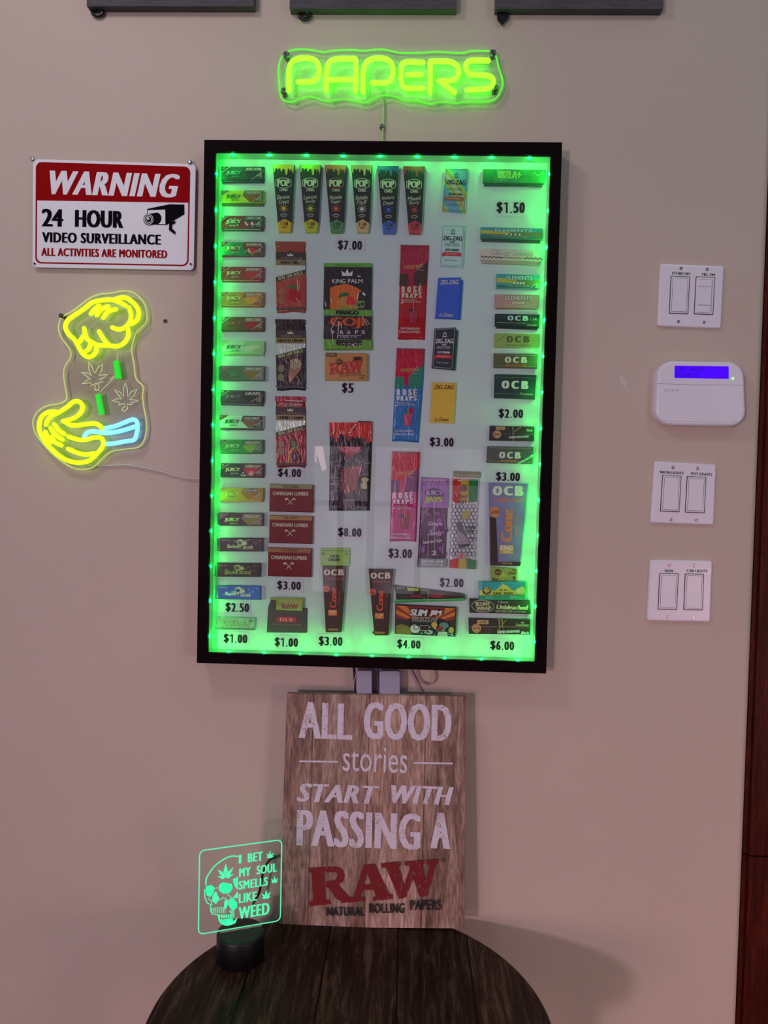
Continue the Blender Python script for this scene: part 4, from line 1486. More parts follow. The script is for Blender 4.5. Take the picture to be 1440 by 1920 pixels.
def skunk_pack(x, y, w, h, tilt, col, blot, word, ink, label, glyphcol):
    fn = lambda u, v: (x + u - v * 0.018, y + v + u * tilt)
    q = [fn(0, 0), fn(w, 0), fn(w, h), fn(0, h)]
    root = start('rolling_paper_pack', (0, 0, 1), q, label, 'rolling papers', 'clear-wrapped papers low in the left column')
    mb = MB()
    d = Draw(mb, wall_plane(BD + 0.006), (0, 0, 1), fn=fn)
    d.slab([(0, 0), (w, 0), (w, h), (0, h)], 0.006, col, 0.7)
    d.h = 0.0001
    rnd = random.Random(int(y))
    for i in range(16):
        u, v = rnd.uniform(4, w - 5), rnd.uniform(3, h - 4)
        d.c(u, v, rnd.uniform(1.6, 4.5), rnd.uniform(1.2, 2.8), blot[i % len(blot)], 9)
    d.c(39, 8, 6.5, 6, glyphcol[0], 16)
    d.c(38, 8.6, 4.4, 3.6, glyphcol[1], 12)
    d.p([(44, 12), (46, 3), (49, 8), (50, 2), (52, 12)], glyphcol[0])
    a, b = word
    d.t(a, 15, 11.5, 41, 20, ink, b=0.05)
    d.t(b, 43, 11.5, 64, 20, ink, b=0.05)
    d.t(a, 4, 2.5, 20, 4.6, ink)
    d.t('1 1/4', w - 10, 3, w - 3, 5.4, ink)
    mb.build('carton', root)
    mb = MB()
    d = Draw(mb, wall_plane(BD + 0.0066), (0, 0, 1), fn=fn)
    d.slab([(-1, -0.8), (w + 2, -0.8), (w + 8, 1), (w + 6.5, h / 2), (w + 8.5, h - 1), (w + 2, h + 0.8), (-1, h + 0.8), (-6, h - 1), (-4.5, h / 2), (-6, 1)], 0.0066, WRAP, 1.4, 2)
    mb.build('clear_wrap', root)
skunk_pack(412.2, 1009, 80.5, 24.4, 0.004, g(64, 52, 58), [g(92, 72, 86), g(54, 44, 54), g(98, 78, 70)], ('Blackberry', 'Skunk'), CREAM, 'dull violet clear-wrapped rolling paper pack in the left column', (CREAM, g(80, 66, 72)))
skunk_pack(407.2, 1056, 80.5, 25, 0.006, g(40, 28, 22), [g(62, 46, 36), g(32, 24, 20), g(74, 60, 40)], ('Skunk', 'Brand'), g(130, 120, 86), 'dark brown clear-wrapped rolling paper pack in the left column', (g(134, 124, 92), g(74, 60, 40)))
skunk_pack(408.4, 1097.6, 79.5, 25.4, 0.018, g(44, 112, 170), [g(86, 140, 186), g(30, 80, 150), g(110, 150, 180)], ('Blueberry', 'Skunk'), g(200, 196, 200), 'bright blue clear-wrapped rolling paper pack over the $2.50 tag', (CREAM, g(40, 60, 110)))

SILVER = C(96, 124, 108, 'foil', 2.6)
def rizla(d):
    d.t('SUPERFINE SLIM', 205, 1676, 385, 1692, CREAM, b=0.08)
    d.t('RIZLA', 205, 1706, 610, 1796, g(130, 160, 96), b=0.20)
    d.t('RIZLA', 211, 1712, 604, 1790, g(78, 106, 84), b=0.04)
    d.t('Silver', 606, 1690, 706, 1730, g(40, 56, 48), sl=0.3, ang=-4)
    d.r(108, 1822, 700, 1846, g(56, 90, 72))
pack('rolling_paper_pack', (390, 950, 8.0), [(135, 1650), (715, 1666), (700, 1850), (105, 1822)], 0.006, SILVER, 'silver rolling paper pack at the bottom left over a $1.00 tag', 'rolling papers', None, rizla)

# ------------------------------------------------------------------ six tapered cone packs
pops = [(0, g(186, 136, 26), g(180, 138, 22), ('Banana', 'Cream'), 'yellow', 'Banana Cream lettering', CREAM),
        (1, g(134, 122, 26), g(150, 150, 24), ('Lemon', 'Smoky'), 'lime', 'Lemon lettering and a lime tip', CREAM),
        (2, g(170, 60, 36), g(62, 110, 66), ('Watermelon', 'Sugar'), 'red', 'Watermelon Sugar lettering and a green tip', g(150, 60, 50)),
        (3, g(150, 124, 88), g(164, 138, 96), ('Marshmallow', 'Fluff'), 'tan', 'Fluff lettering and a beige tip', CREAM),
        (4, g(40, 64, 124), g(56, 80, 150), ('Blueberry', 'Dream'), 'blue', 'Blueberry Dream lettering and a blue tip', CREAM),
        (5, g(130, 34, 36), g(150, 46, 50), ('Mixed', 'Berry'), 'red', 'Mixed Berry lettering and a red tip', CREAM)]
offs = [(528, 165), (746, 166), (955, 168), (1170, 170), (1385, 176), (1597, 178)]
widths = [180, 180, 180, 176, 178, 178]
for (i, drip, tip, words, cn, txt_, rim), (ox, oy), w in zip(pops, offs, widths):
    crop = (CA[0] + ox / CA[2], CA[1] + oy / CA[2], CA[2])
    sk = 6 + i * 0.6
    X = lambda u, v, w=w: (u * w / 180.0 - v * 0.016, v + u * 0.012)
    body = [X(0, 0), X(178, 0), X(158, 440), X(132, 452), X(82, 436), X(36, 452), X(26, 440)]
    body = [X(0, 0), X(178, 0), X(163, 430), X(161, 476), X(106, 440), X(48, 476), X(45, 430)]
    lab = 'tapered black cone pack with %s' % txt_
    root = start('cone_pack', crop, body, lab, 'pre-rolled cones', 'tapered cone packs in the top row')
    mb = MB()
    d = Draw(mb, wall_plane(BD + 0.010), crop)
    d.slab(body, 0.010, BLACK, 4, 2)
    d.h = 0.0001
    drips = [X(3, 3), X(175, 3), X(170, 78), X(163, 62), X(156, 40), X(148, 42), X(144, 60), X(138, 38), X(126, 34), X(122, 74), X(116, 88), X(108, 84), X(104, 52), X(92, 34), X(82, 40), X(78, 56), X(70, 58), X(64, 32), X(50, 34), X(46, 48), X(38, 36), X(26, 30), X(18, 66), X(12, 70)]
    d.p(drips, drip)
    hexo = [(30, 130), (58, 116), (92, 110), (126, 116), (154, 130), (154, 176), (126, 190), (92, 198), (58, 190), (30, 176)]
    d.l([X(*p) for p in hexo], 5, rim, True)
    d.t('POP', *X(40, 126), *X(144, 180), CREAM, b=0.16)
    d.t('CONES', *X(60, 202), *X(128, 220), CREAM, b=0.12)
    d.t(words[0], *X(40, 250), *X(150, 284), CREAM, b=0.02, sl=0.2, ang=-5)
    d.t(words[1], *X(52, 290), *X(142, 322), CREAM, b=0.02, sl=0.2, ang=-5)
    ic = tip if i not in (2, 3) else (g(190, 70, 36) if i == 2 else CREAM)
    c_ = X(98, 362)
    d.c(c_[0], c_[1], 18, 17, ic, 14)
    for k in range(12):
        a = k * math.pi / 6
        d.l([(c_[0] + 24 * math.cos(a), c_[1] + 23 * math.sin(a)), (c_[0] + 37 * math.cos(a), c_[1] + 36 * math.sin(a))], 4, ic)
    d.l([X(72, 420), X(85, 412), X(100, 410), X(115, 412), X(128, 420)], 5, CREAM)
    d.t('FLAVOR', *X(80, 424), *X(120, 434), CREAM, b=0.05)
    mb.build('carton', root)
    mb = MB()
    d = Draw(mb, wall_plane(BD + 0.0095), crop)
    d.slab([X(104, 442), X(162, 474), X(157, 520), X(153, 552), X(58, 552), X(53, 520), X(47, 474)], 0.0095, tip, 5, 2)
    d.h = 0.0001
    d.t('1 1/4', *X(76, 470), *X(136, 502), C(60, 36, 20, 'ink', 1.0), b=0.1)
    d.t('SIZE', *X(84, 508), *X(126, 522), C(60, 36, 20, 'ink', 1.0), b=0.1)
    mb.build('tip_cap', root)

# ------------------------------------------------------------------ leaf-roll pouches, second column
F = lambda r, g_, b: C(r, g_, b, 'foil')
CLEARW = C(132, 138, 134, 'foil', 3.0)
KX = (500, 440, 6.4)
def crown(d, cx, y0, y1, w, m):
    d.p([(cx - w / 2, y1), (cx - w / 2 - w * .06, y0 + (y1 - y0) * .25), (cx - w * .22, y0 + (y1 - y0) * .62), (cx, y0), (cx + w * .22, y0 + (y1 - y0) * .62), (cx + w / 2 + w * .06, y0 + (y1 - y0) * .25), (cx + w / 2, y1)], m)
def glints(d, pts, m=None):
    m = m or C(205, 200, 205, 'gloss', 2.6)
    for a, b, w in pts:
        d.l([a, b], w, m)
def leaf_pouch(oy, body, head, band, name, k_head, lower, artwork, label, flip=False):
    crop = (KX[0], KX[1] + oy / KX[2], KX[2])
    q = [(102, 78), (460, 82), (462, 145), (456, 152), (464, 165), (467, 500), (466, 938), (380, 926), (300, 924), (190, 938), (118, 934), (108, 500), (106, 162), (112, 152), (104, 145)]
    def des(d):
        d.p([(108, 208), (250, 208), (285, 186), (320, 208), (462, 212), (464, 304), (110, 300)], k_head)
        crown(d, 284, 218, 258, 66, CREAM)
        d.t('KING PALM', 178, 270, 420, 298, g(110, 84, 66), b=0.03)
        d.r(110, 304, 462, 366, band)
        d.t(name, 130 if len(name) > 10 else 165, 318, 440 if len(name) > 10 else 405, 354, C(26, 22, 18, 'ink', 1.0), b=0.16, sl=0.12)
        d.p([(112, 368), (464, 372), (462, 424), (114, 515)], CLEARW)
        d.p([(112, 515), (462, 424), (466, 870), (120, 880)], lower)
        d.p([(113, 512), (458, 422), (460, 470), (116, 566)], C(24, 20, 18))
        d.t('REAL LEAF ROLLS', 138, 450, 440, 548, CREAM, b=0.0, ang=-15) if False else None
        f_ang = math.degrees(math.atan2(-92, 346))
        d.t('REAL LEAF ROLLS', 135, 474, 442, 512, g(150, 146, 112), b=0.1, sl=0.15, ang=f_ang)
        d.t('2 MINI ROLLS', 180, 522, 420, 544, g(120, 104, 84), b=0.02, sl=0.15, ang=f_ang)
        artwork(d)
        d.r(118, 880, 466, 906, C(26, 18, 18))
        d.t('NATURAL PALM LEAF', 130, 886, 452, 900, g(110, 90, 80))
    return pack('wrap_pouch', crop, q, 0.004, body, label, 'wrap pouch', 'leaf roll pouches in the second column', des, 'pouch', 5.5, 3,
                seal=([(102, 78), (460, 82), (461, 140), (103, 136)], head, lambda d: d.t('TEAR HERE', 235, 122, 335, 132, g(120, 76, 60))))
def peach(d):
    d.c(345, 735, 98, 88, F(150, 60, 40), 26)
    d.c(335, 732, 88, 80, F(140, 14, 12), 26)
    d.p([(232, 630), (300, 605), (365, 622), (372, 660), (300, 645)], F(56, 86, 36))
    d.p([(410, 540), (462, 520), (464, 850), (418, 850)], F(140, 40, 36))
    for y in (690, 790):
        d.ring(176, y, 26, 34, 5, g(110, 150, 90))
        d.p([(164, y - 8), (176, y + 12), (190, y - 14)], g(110, 150, 90))
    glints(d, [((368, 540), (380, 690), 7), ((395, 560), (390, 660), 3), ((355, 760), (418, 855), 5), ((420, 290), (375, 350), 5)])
leaf_pouch(0, F(126, 50, 36), F(124, 56, 40), g(104, 92, 60), 'PEACH TREE', C(38, 20, 20), F(136, 52, 40), peach, 'peach coloured foil pouch with PEACH TREE lettering')
def gelato(d):
    d.p([(285, 575), (305, 556), (355, 548), (405, 566), (420, 610), (412, 680), (350, 760), (280, 848), (262, 830), (272, 720)], F(128, 88, 70))
    d.p([(288, 575), (350, 552), (412, 572), (410, 640), (345, 690), (282, 670)], F(124, 112, 90))
    for y in (672, 778):
        d.c(176, y, 40, 46, g(104, 96, 66), 18)
        d.ring(176, y, 26, 30, 5, g(60, 76, 40))
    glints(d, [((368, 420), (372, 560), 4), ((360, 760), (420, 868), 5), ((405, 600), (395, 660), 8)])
leaf_pouch(935, F(34, 24, 26), F(40, 28, 30), g(112, 98, 46), 'GELATO CREAM', C(40, 28, 30), F(38, 24, 28), gelato, 'dark brown foil pouch with GELATO CREAM lettering')
def cherry(d):
    d.p([(270, 640), (300, 560), (322, 560), (350, 640), (395, 700), (350, 730), (290, 700)], F(60, 66, 40))
    d.l([(300, 560), (255, 660), (230, 760), (270, 800), (350, 815)], 4, g(150, 110, 90))
    d.l([(400, 590), (380, 660), (372, 700)], 6, g(160, 150, 90))
    d.l([(330, 690), (290, 730), (268, 790), (262, 880)], 14, C(190, 150, 60, 'gloss'))
    d.l([(360, 690), (392, 740), (400, 780)], 10, C(180, 140, 60, 'gloss'))
    d.p([(300, 760), (380, 740), (420, 830), (410, 868), (300, 862)], F(60, 12, 16))
    for y in (655, 745):
        d.c(176, y, 38, 40, g(120, 104, 84), 18)
        d.ring(176, y, 24, 26, 5, g(70, 86, 50))
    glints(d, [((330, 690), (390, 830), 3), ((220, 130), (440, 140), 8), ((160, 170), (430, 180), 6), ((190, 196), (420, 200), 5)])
leaf_pouch(1861, F(110, 16, 28), F(120, 18, 34), g(120, 106, 78), 'CHERRY CHARM', C(34, 14, 20), F(112, 16, 24), cherry, 'dark red foil pouch with CHERRY CHARM lettering')

# ------------------------------------------------------------------ three dark red boxes
for nm, top, q, lab in (('THE GREENS', g(104, 112, 66), (503, 35, 857, 262), 'dark red box with a green top band, upper of the three'),
                        ('THE HIPPY', g(134, 98, 44), (501, 292, 854, 520), 'dark red box with an ochre top band, middle of the three'),
                        ('THE WOODS', g(122, 76, 30), (490, 556, 845, 792), 'dark red box with a brown top band, over a $3.00 tag')):
    x0, y0, x1, y1 = q
    W_, H_ = x1 - x0, y1 - y0
    def des(d):
        d.r(x0 + 3, y0 + 3, x1 - 3, y0 + H_ * .155, top)
        d.t(nm, x0 + W_ * .30, y0 + 9, x0 + W_ * .68, y0 + 29, C(70, 56, 36, 'ink', 1.0), b=0.04)
        d.t('CANADIAN LUMBER', x0 + W_ * .075, y0 + H_ * .27, x0 + W_ * .905, y0 + H_ * .40, CREAM, b=0.08)
        cx, cy = x0 + W_ * .485, y0 + H_ * .61
        d.l([(cx - 28, cy - 22), (cx + 20, cy + 28)], 4.5, CREAM)
        d.l([(cx + 26, cy - 22), (cx - 24, cy + 28)], 4.5, CREAM)
        d.p([(cx - 44, cy - 16), (cx - 40, cy - 26), (cx - 18, cy - 24), (cx - 22, cy - 12), (cx - 30, cy - 14), (cx - 38, cy - 4)], CREAM)
        d.p([(cx + 42, cy - 16), (cx + 38, cy - 26), (cx + 16, cy - 24), (cx + 20, cy - 12), (cx + 28, cy - 14), (cx + 36, cy - 4)], CREAM)
        d.r(x0 + 3, y1 - H_ * .075, x1 - 3, y1 - H_ * .065, g(60, 8, 12))
    pack('rolling_paper_box', CE, q, 0.009, C(92, 8, 14, 'gloss'), lab, 'rolling papers', 'dark red boxes in the second column', des)

# booklet of tips with the badge, and the small tips pack on it
def dlx(d):
    d.r(562, 1120, 722, 1165, g(150, 20, 40))
    d.t('DLX', 590, 1130, 696, 1154, CREAM, b=0.10, sp=1.3)
    d.t('DELUXE ROLLING TIPS', 524, 1175, 762, 1188, g(110, 92, 100))
    d.l([(520, 1046), (532, 985), (560, 985)], 3, g(40, 28, 34))
pack('tip_booklet', CE, [(490, 1046), (514, 980), (560, 982), (560, 1046), (808, 1052), (806, 1252), (480, 1248)], 0.005, C(56, 40, 46), 'dark maroon tip booklet with a red badge, over a $1.00 tag', 'filter tips', None, dlx, 'cover')
def rawtip(d):
    d.t('RAW', 606, 1014, 738, 1054, g(110, 52, 36), b=0.16)
    d.ring(586, 1010, 18, 17, 4, g(80, 66, 30))
    d.l([(514, 978), (776, 980)], 3, g(90, 96, 40))
pack('tip_booklet', CE, [(506, 962), (778, 966), (772, 1072), (556, 1062), (558, 985), (508, 980)], 0.004, C(122, 128, 62), 'small olive tip booklet on top of the dark maroon one', 'filter tips', None, rawtip, 'cover', base=0.006)

# ------------------------------------------------------------------ centre column
K4_ = (590, 480, 8.0)
def goji(d):
    KB = C(36, 24, 26, 'foil')
    d.r(136, 166, 856, 808, KB)
    crown(d, 488, 195, 300, 150, WHITE)
    d.t('KING', 262, 345, 466, 408, WHITE, b=0.02)
    d.t('PALM', 502, 345, 718, 408, WHITE, b=0.02)
    d.p([(230, 478), (300, 450), (372, 440), (420, 422), (490, 422), (560, 446), (640, 482), (706, 520), (640, 580), (650, 800), (232, 800)], F(180, 84, 22))
    d.p([(330, 745), (345, 660), (400, 630), (520, 600), (600, 660), (640, 740), (560, 750)], F(150, 110, 50))
    d.p([(470, 730), (480, 620), (545, 598), (600, 660), (630, 735)], F(170, 40, 44))
    d.p([(345, 630), (390, 560), (460, 545), (530, 570), (500, 600), (420, 610)], F(40, 82, 44))
    d.p([(340, 770), (430, 745), (640, 745), (650, 800), (330, 800)], F(130, 112, 40))
    d.p(rrect(630, 672, 752, 778, 18), F(86, 120, 76))
    d.t('x4', 636, 690, 742, 756, C(24, 40, 24, 'ink', 1.0), b=0.16)
    GB = F(84, 132, 46)
    d.r(136, 808, 856, 902, GB)
    d.t('MANGO', 320, 818, 664, 886, C(20, 26, 14, 'ink', 1.0), b=0.24)
    d.r(138, 902, 856, 1256, C(44, 34, 40, 'foil'))
    d.t('GOJI', 230, 925, 752, 1090, F(180, 66, 24), b=0.16)
    for a, x in zip('WRAPS', (272, 408, 515, 630, 732)):
        d.t(a, x - 24, 1120, x + 24, 1172, WHITE, b=0.08)
    d.l([(350, 1194), (700, 1196)], 5, WHITE)
    d.t('4 HERBAL X TIPS', 376, 1208, 640, 1232, g(150, 140, 160), b=0.06)
    d.r(138, 1256, 856, 1404, GB)
    d.p([(330, 1262), (700, 1262), (720, 1330), (640, 1360), (420, 1362), (320, 1330)], C(44, 38, 34, 'foil'))
    for x in (430, 522, 612, 690):
        d.ring(x, 1335, 24, 24, 6, CREAM, 14)
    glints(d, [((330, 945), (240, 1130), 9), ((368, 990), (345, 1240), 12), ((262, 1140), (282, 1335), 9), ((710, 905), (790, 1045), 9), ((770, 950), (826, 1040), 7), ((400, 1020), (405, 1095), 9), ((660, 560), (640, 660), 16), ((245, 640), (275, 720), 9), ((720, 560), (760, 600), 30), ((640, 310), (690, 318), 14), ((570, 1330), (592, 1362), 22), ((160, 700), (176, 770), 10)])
pack('wrap_pouch', K4_, [(134, 106), (858, 106), (858, 700), (862, 1404), (140, 1412), (138, 700)], 0.005, F(84, 132, 46), 'large black and green pouch with MANGO lettering', 'wrap pouch', None, goji, 'pouch', 6, 3,
     seal=([(134, 104), (858, 104), (858, 160), (134, 162)], F(78, 136, 52), lambda d: d.t('14 PCS SLOW BURNING', 296, 130, 680, 152, C(30, 50, 24, 'ink', 1.0))))
def raw_art(d, x0, y0, x1, y1, m):
    sx, sy = (x1 - x0) / 885.0, (y1 - y0) / 320.0
    for q in RAW_POLYS:
        d.p([(x0 + (x - 275) * sx, y0 + (y - 1330) * sy) for x, y in q], m)
def raw300(d):
    RED = g(150, 26, 24)
    raw_art(d, 215, 1568, 715, 1782, RED)
    d.r(176, 1455, 326, 1510, C(40, 26, 24))
    d.t('CLASSIC', 186, 1466, 318, 1500, GOLD, b=0.08)
    d.t("300's", 566, 1512, 720, 1570, C(40, 26, 20, 'ink', 1.0), b=0.10, sl=0.15, ang=-6)
    d.c(368, 1590, 47, 46, C(40, 26, 20, 'ink', 1.0))
    d.ring(368, 1590, 37, 36, 5, g(150, 104, 52))
    d.t('RAW', 342, 1576, 394, 1604, g(150, 104, 52), b=0.12)
    d.t('NATURAL UNREFINED', 368, 1755, 706, 1775, C(60, 34, 20, 'ink', 1.0), ang=-5)
    d.t('ROLLING PAPERS', 372, 1785, 690, 1803, C(60, 34, 20, 'ink', 1.0), ang=-5)
    d.t('1 1/4', 680, 1785, 745, 1812, C(60, 34, 20, 'ink', 1.0), b=0.08)
    d.t('SIZE', 668, 1824, 742, 1846, C(60, 34, 20, 'ink', 1.0), b=0.08)
def band_cross(crop, lines, w=5, col=None):
    def f(root, dd):
        mb = MB()
        d = Draw(mb, wall_plane(dd + 0.0008), crop, h=0.0008)
        for a, b in lines:
            q = [(a[0], a[1]), (b[0], b[1])]
            t = Vector((q[1][0] - q[0][0], q[1][1] - q[0][1])).normalized()
            n_ = Vector((-t.y, t.x)) * w / 2
            d.slab([(q[0][0] + n_.x, q[0][1] + n_.y), (q[0][0] - n_.x, q[0][1] - n_.y), (q[1][0] - n_.x, q[1][1] - n_.y), (q[1][0] + n_.x, q[1][1] + n_.y)], 0.0008, col or GOLD, 0)
        mb.build('rubber_band', root)
    return f
pack('rolling_paper_pack', K4_, [(150, 1455), (784, 1456), (782, 1864), (152, 1860)], 0.012, C(152, 106, 56), 'tan rolling paper pack with red logo and 300\'s lettering', 'rolling papers', None, raw300,
     extra=band_cross(K4_, [((466, 1456), (468, 1862)), ((150, 1668), (784, 1666))], 5, C(170, 136, 84)))

K7_ = (600, 780, 10.1)
def packw(d):
    RD = F(150, 34, 24)
    d.p([(180, 125), (985, 120), (980, 480), (940, 500), (900, 520), (880, 470), (850, 430), (800, 410), (740, 400), (640, 420), (590, 370), (555, 400), (545, 470), (520, 470), (505, 400), (470, 360), (400, 350), (350, 380), (325, 420), (318, 500), (300, 515), (285, 470), (270, 410), (230, 380), (180, 385)], RD)
    d.p([(345, 580), (770, 580), (720, 700), (640, 720), (600, 790), (560, 720), (500, 730), (420, 690)], g(130, 14, 24))
    d.t('PACKWRAPS', 358, 578, 770, 680, C(200, 110, 120), b=0.05)
    d.t('BY SPECIALIST', 480, 684, 660, 702, g(190, 60, 60))
    for x, y in ((498, 780), (535, 760), (572, 850), (612, 805), (440, 740), (690, 730)):
        d.l([(x, 700), (x, y)], 9, g(150, 20, 30))
    d.p([(420, 1000), (660, 940), (800, 970), (740, 1150), (690, 1400), (560, 1450), (460, 1470), (400, 1380), (405, 1200)], F(104, 44, 46))
    WL = g(150, 140, 146)
    for pl in ([(250, 880), (285, 855), (385, 855), (430, 820)], [(262, 975), (300, 940), (400, 940), (440, 972), (475, 972)], [(670, 822), (720, 856), (825, 858), (850, 825)], [(825, 870), (855, 892), (945, 892)], [(345, 1075), (365, 1096), (405, 1096)], [(215, 1130), (320, 1126)], [(800, 1108), (895, 1106)], [(180, 1450), (255, 1420), (350, 1420), (385, 1390)], [(680, 1440), (715, 1480), (690, 1400)], [(800, 1415), (850, 1455)]):
        d.l(pl, 6, WL)
    d.t('CHEMICAL', 212, 1160, 368, 1190, WL)
    d.t('TOBACCO', 232, 1218, 368, 1248, WL)
    d.t('FREE', 212, 1270, 370, 1312, WL, b=0.08)
    d.t('NATURAL', 285, 1328, 365, 1350, WL)
    d.p([(425, 1590), (455, 1578), (650, 1580), (675, 1700), (455, 1705)], g(100, 88, 92))
    d.p([(780, 1200), (830, 1165), (880, 1170), (935, 1210), (880, 1250), (895, 1370), (850, 1385), (800, 1380), (778, 1310), (820, 1250)], g(140, 140, 90))
    d.t('2 WRAPS', 440, 1745, 500, 1762, WL)
    d.t('TERPENE', 590, 1748, 680, 1764, WL)
    d.t('21+', 820, 1745, 870, 1764, WL)
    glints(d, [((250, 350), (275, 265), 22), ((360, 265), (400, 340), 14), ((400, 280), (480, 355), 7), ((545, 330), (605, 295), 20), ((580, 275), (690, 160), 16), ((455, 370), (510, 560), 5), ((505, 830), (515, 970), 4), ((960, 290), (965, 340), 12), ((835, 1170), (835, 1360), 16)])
pack('wrap_pouch', K7_, [(172, 122), (988, 118), (985, 600), (938, 1796), (165, 1796), (182, 600)], 0.005, C(30, 18, 22, 'foil'), 'black pouch with a red dripping top, over the $8.00 tag', 'wrap pouch', None, packw, 'pouch', 5, 3,
     seal=([(712, 96), (988, 100), (988, 120), (712, 118)], C(24, 16, 18), None))

# small green tip booklet and the two slim dark cone packs in the bottom row
def hg(d):
    d.r(925, 575, 1158, 582, g(70, 110, 40))
    d.t('HIGH', 1003, 612, 1072, 634, C(30, 46, 24, 'ink', 1.0), b=0.12)
    d.t('GARDEN', 985, 640, 1076, 664, C(30, 46, 24, 'ink', 1.0), b=0.12)
    d.t('50', 1120, 592, 1142, 614, C(40, 56, 30, 'ink', 1.0))
    d.t('TIPS', 928, 594, 958, 614, C(40, 56, 30, 'ink', 1.0))
pack('tip_booklet', CE, [(922, 556), (1160, 558), (1156, 706), (918, 702)], 0.006, C(112, 150, 62), 'light green tip booklet on top of the slim brown cone pack', 'filter tips', None, hg, 'cover')
def ocb_cone(ox, mult, size, cream):
    OR = C(176, 62, 30)
    def des(d):
        d.t('O', ox + 14, 732, ox + 66, 780, cream, b=0.22)
        d.t('C', ox + 72, 732, ox + 122, 780, cream, b=0.22)
        d.t('B', ox + 132, 730, ox + 178, 780, cream, b=0.22)
        d.t('Unbleached', ox + 22, 794, ox + 170, 814, g(130, 62, 44), b=0.05)
        d.c(ox + 34, 890, 26, 26, OR)
        d.t(mult, ox + 20, 878, ox + 48, 902, g(70, 20, 14), b=0.1)
        d.t('Cone', ox + 64, 878, ox + 118, 1046, OR, b=0.14, ang=-90)
        d.t('with tip', ox + 132, 906, ox + 152, 1018, g(130, 56, 40), b=0.04, ang=-90)
        d.r(ox + 50, 1062, ox + 122, 1108, C(176, 84, 40))
        d.t(size, ox + 58, 1066, ox + 116, 1086, g(200, 160, 110), b=0.1)
        d.t('SIZE', ox + 68, 1092, ox + 104, 1102, g(200, 160, 110), b=0.05)
        d.r(ox + 30, 1212, ox + 142, 1232, g(70, 36, 14))
        d.t('CANNON', ox + 50, 1214, ox + 126, 1230, g(170, 120, 50), b=0.04)
    return des
pack('cone_pack', CE, [(934, 708), (1132, 706), (1106, 1000), (1090, 1248), (962, 1248), (950, 1000)], 0.012, C(46, 16, 12), 'slim dark brown cone pack with KING SIZE mark, under a green booklet', 'pre-rolled cones', 'slim brown cone packs in the bottom row', ocb_cone(934, 'x3', 'KING', g(170, 160, 142)))
KG = (CE[0] + 380 / CE[2], CE[1] + 26 / CE[2], CE[2])
pack('cone_pack', KG, [(934, 704), (1136, 706), (1108, 1000), (1098, 1246), (980, 1246), (958, 1000)], 0.012, C(46, 16, 12), 'slim dark brown cone pack marked 1 1/4, left of the comic-art box', 'pre-rolled cones', 'slim brown cone packs in the bottom row', ocb_cone(936, 'x6', '1 1/4', g(170, 160, 142)))

# ------------------------------------------------------------------ three rose wrap pouches
KR = (730, 450, 9.6)
def rose(top, lower, words, glass_c, label, crop, q, mid, ox=0.0, shx=1.0):
    X = lambda x, y: (x - (y - 80) * ox, y)
    def des(d):
        d.p([X(*p) for p in [(205, 330), (205, 95), (710, 100), (708, 380), (640, 440), (560, 520), (500, 540), (470, 600), (440, 640), (440, 780), (400, 800), (370, 740), (360, 620), (200, 600)]], top)
        d.p([X(*p) for p in [(700, 390), (640, 440), (500, 545), (450, 640), (455, 820), (682, 820)]], mid)
        d.p([X(*p) for p in [(200, 605), (350, 605), (360, 740), (370, 830), (196, 830)]], mid)
        fx = lambda x0, y0, x1, y1: (*X(x0, y0), x1 - ((y0 - 80) * ox), y1)
        d.t('HONEYPUFF', *fx(280, 450, 620, 520), GOLD, b=0.03, ang=-3)
        for s_i, (ch, x) in enumerate(zip('ROSE', (238, 340, 445, 540))):
            d.t(ch, *fx(x, 836, x + 70, 948), WHITE if words[3] else CREAM, b=0.20)
        for ch, x in zip('WRAPS', (236, 312, 388, 470, 545)):
            d.t(ch, *fx(x, 960, x + 62, 1046), WHITE if words[3] else CREAM, b=0.20)
        d.t('2', *fx(232, 1070, 282, 1142), WHITE, b=0.05)
        d.t('ROSE PETAL', *fx(290, 1072, 520, 1098), CREAM, b=0.02)
        d.t('INFUSED WRAPS', *fx(290, 1108, 590, 1134), CREAM, b=0.02)
        d.p([X(*p) for p in [(380, 1280), (550, 1275), (520, 1500), (400, 1505)]], glass_c)
        d.c(*X(510, 1225), 46, 48, top, 18)
        d.c(*X(420, 1265), 42, 30, mid, 16)
        d.t(words[0], *fx(236, 1580, 580, 1618), WHITE, b=0.04)
        d.t('TOBACCO FREE', *fx(204, 1640, 585, 1680), WHITE, b=0.02)
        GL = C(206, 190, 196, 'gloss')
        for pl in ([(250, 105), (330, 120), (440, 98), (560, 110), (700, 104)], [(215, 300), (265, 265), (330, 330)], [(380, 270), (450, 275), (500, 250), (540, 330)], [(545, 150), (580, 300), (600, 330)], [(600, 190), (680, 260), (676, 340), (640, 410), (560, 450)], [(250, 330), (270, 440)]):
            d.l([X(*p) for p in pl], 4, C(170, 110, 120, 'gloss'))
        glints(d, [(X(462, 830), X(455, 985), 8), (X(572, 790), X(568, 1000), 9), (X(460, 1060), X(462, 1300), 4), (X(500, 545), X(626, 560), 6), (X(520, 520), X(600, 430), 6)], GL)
    return pack('wrap_pouch', crop, q, 0.004, lower, label, 'wrap pouch', 'rose wrap pouches in the fourth column', des, 'pouch', 4.5, 3,
                seal=([X(204, 82), X(712, 92), X(711, 128), X(203, 122)], C(120, 36, 50, 'foil'), None))
rose(F(136, 20, 46), F(140, 10, 14), ('WATERMELON', 0, 0, 0), F(130, 36, 56), 'all red narrow foil pouch, topmost of three in its column', KR, [(204, 84), (712, 92), (690, 620), (640, 1795), (470, 1782), (320, 1790), (152, 1786), (190, 620)], F(60, 34, 32), 0.024)
KS = (730 - 9.8, 640.4 - 0.0, 9.75)
sc_ = 1.0
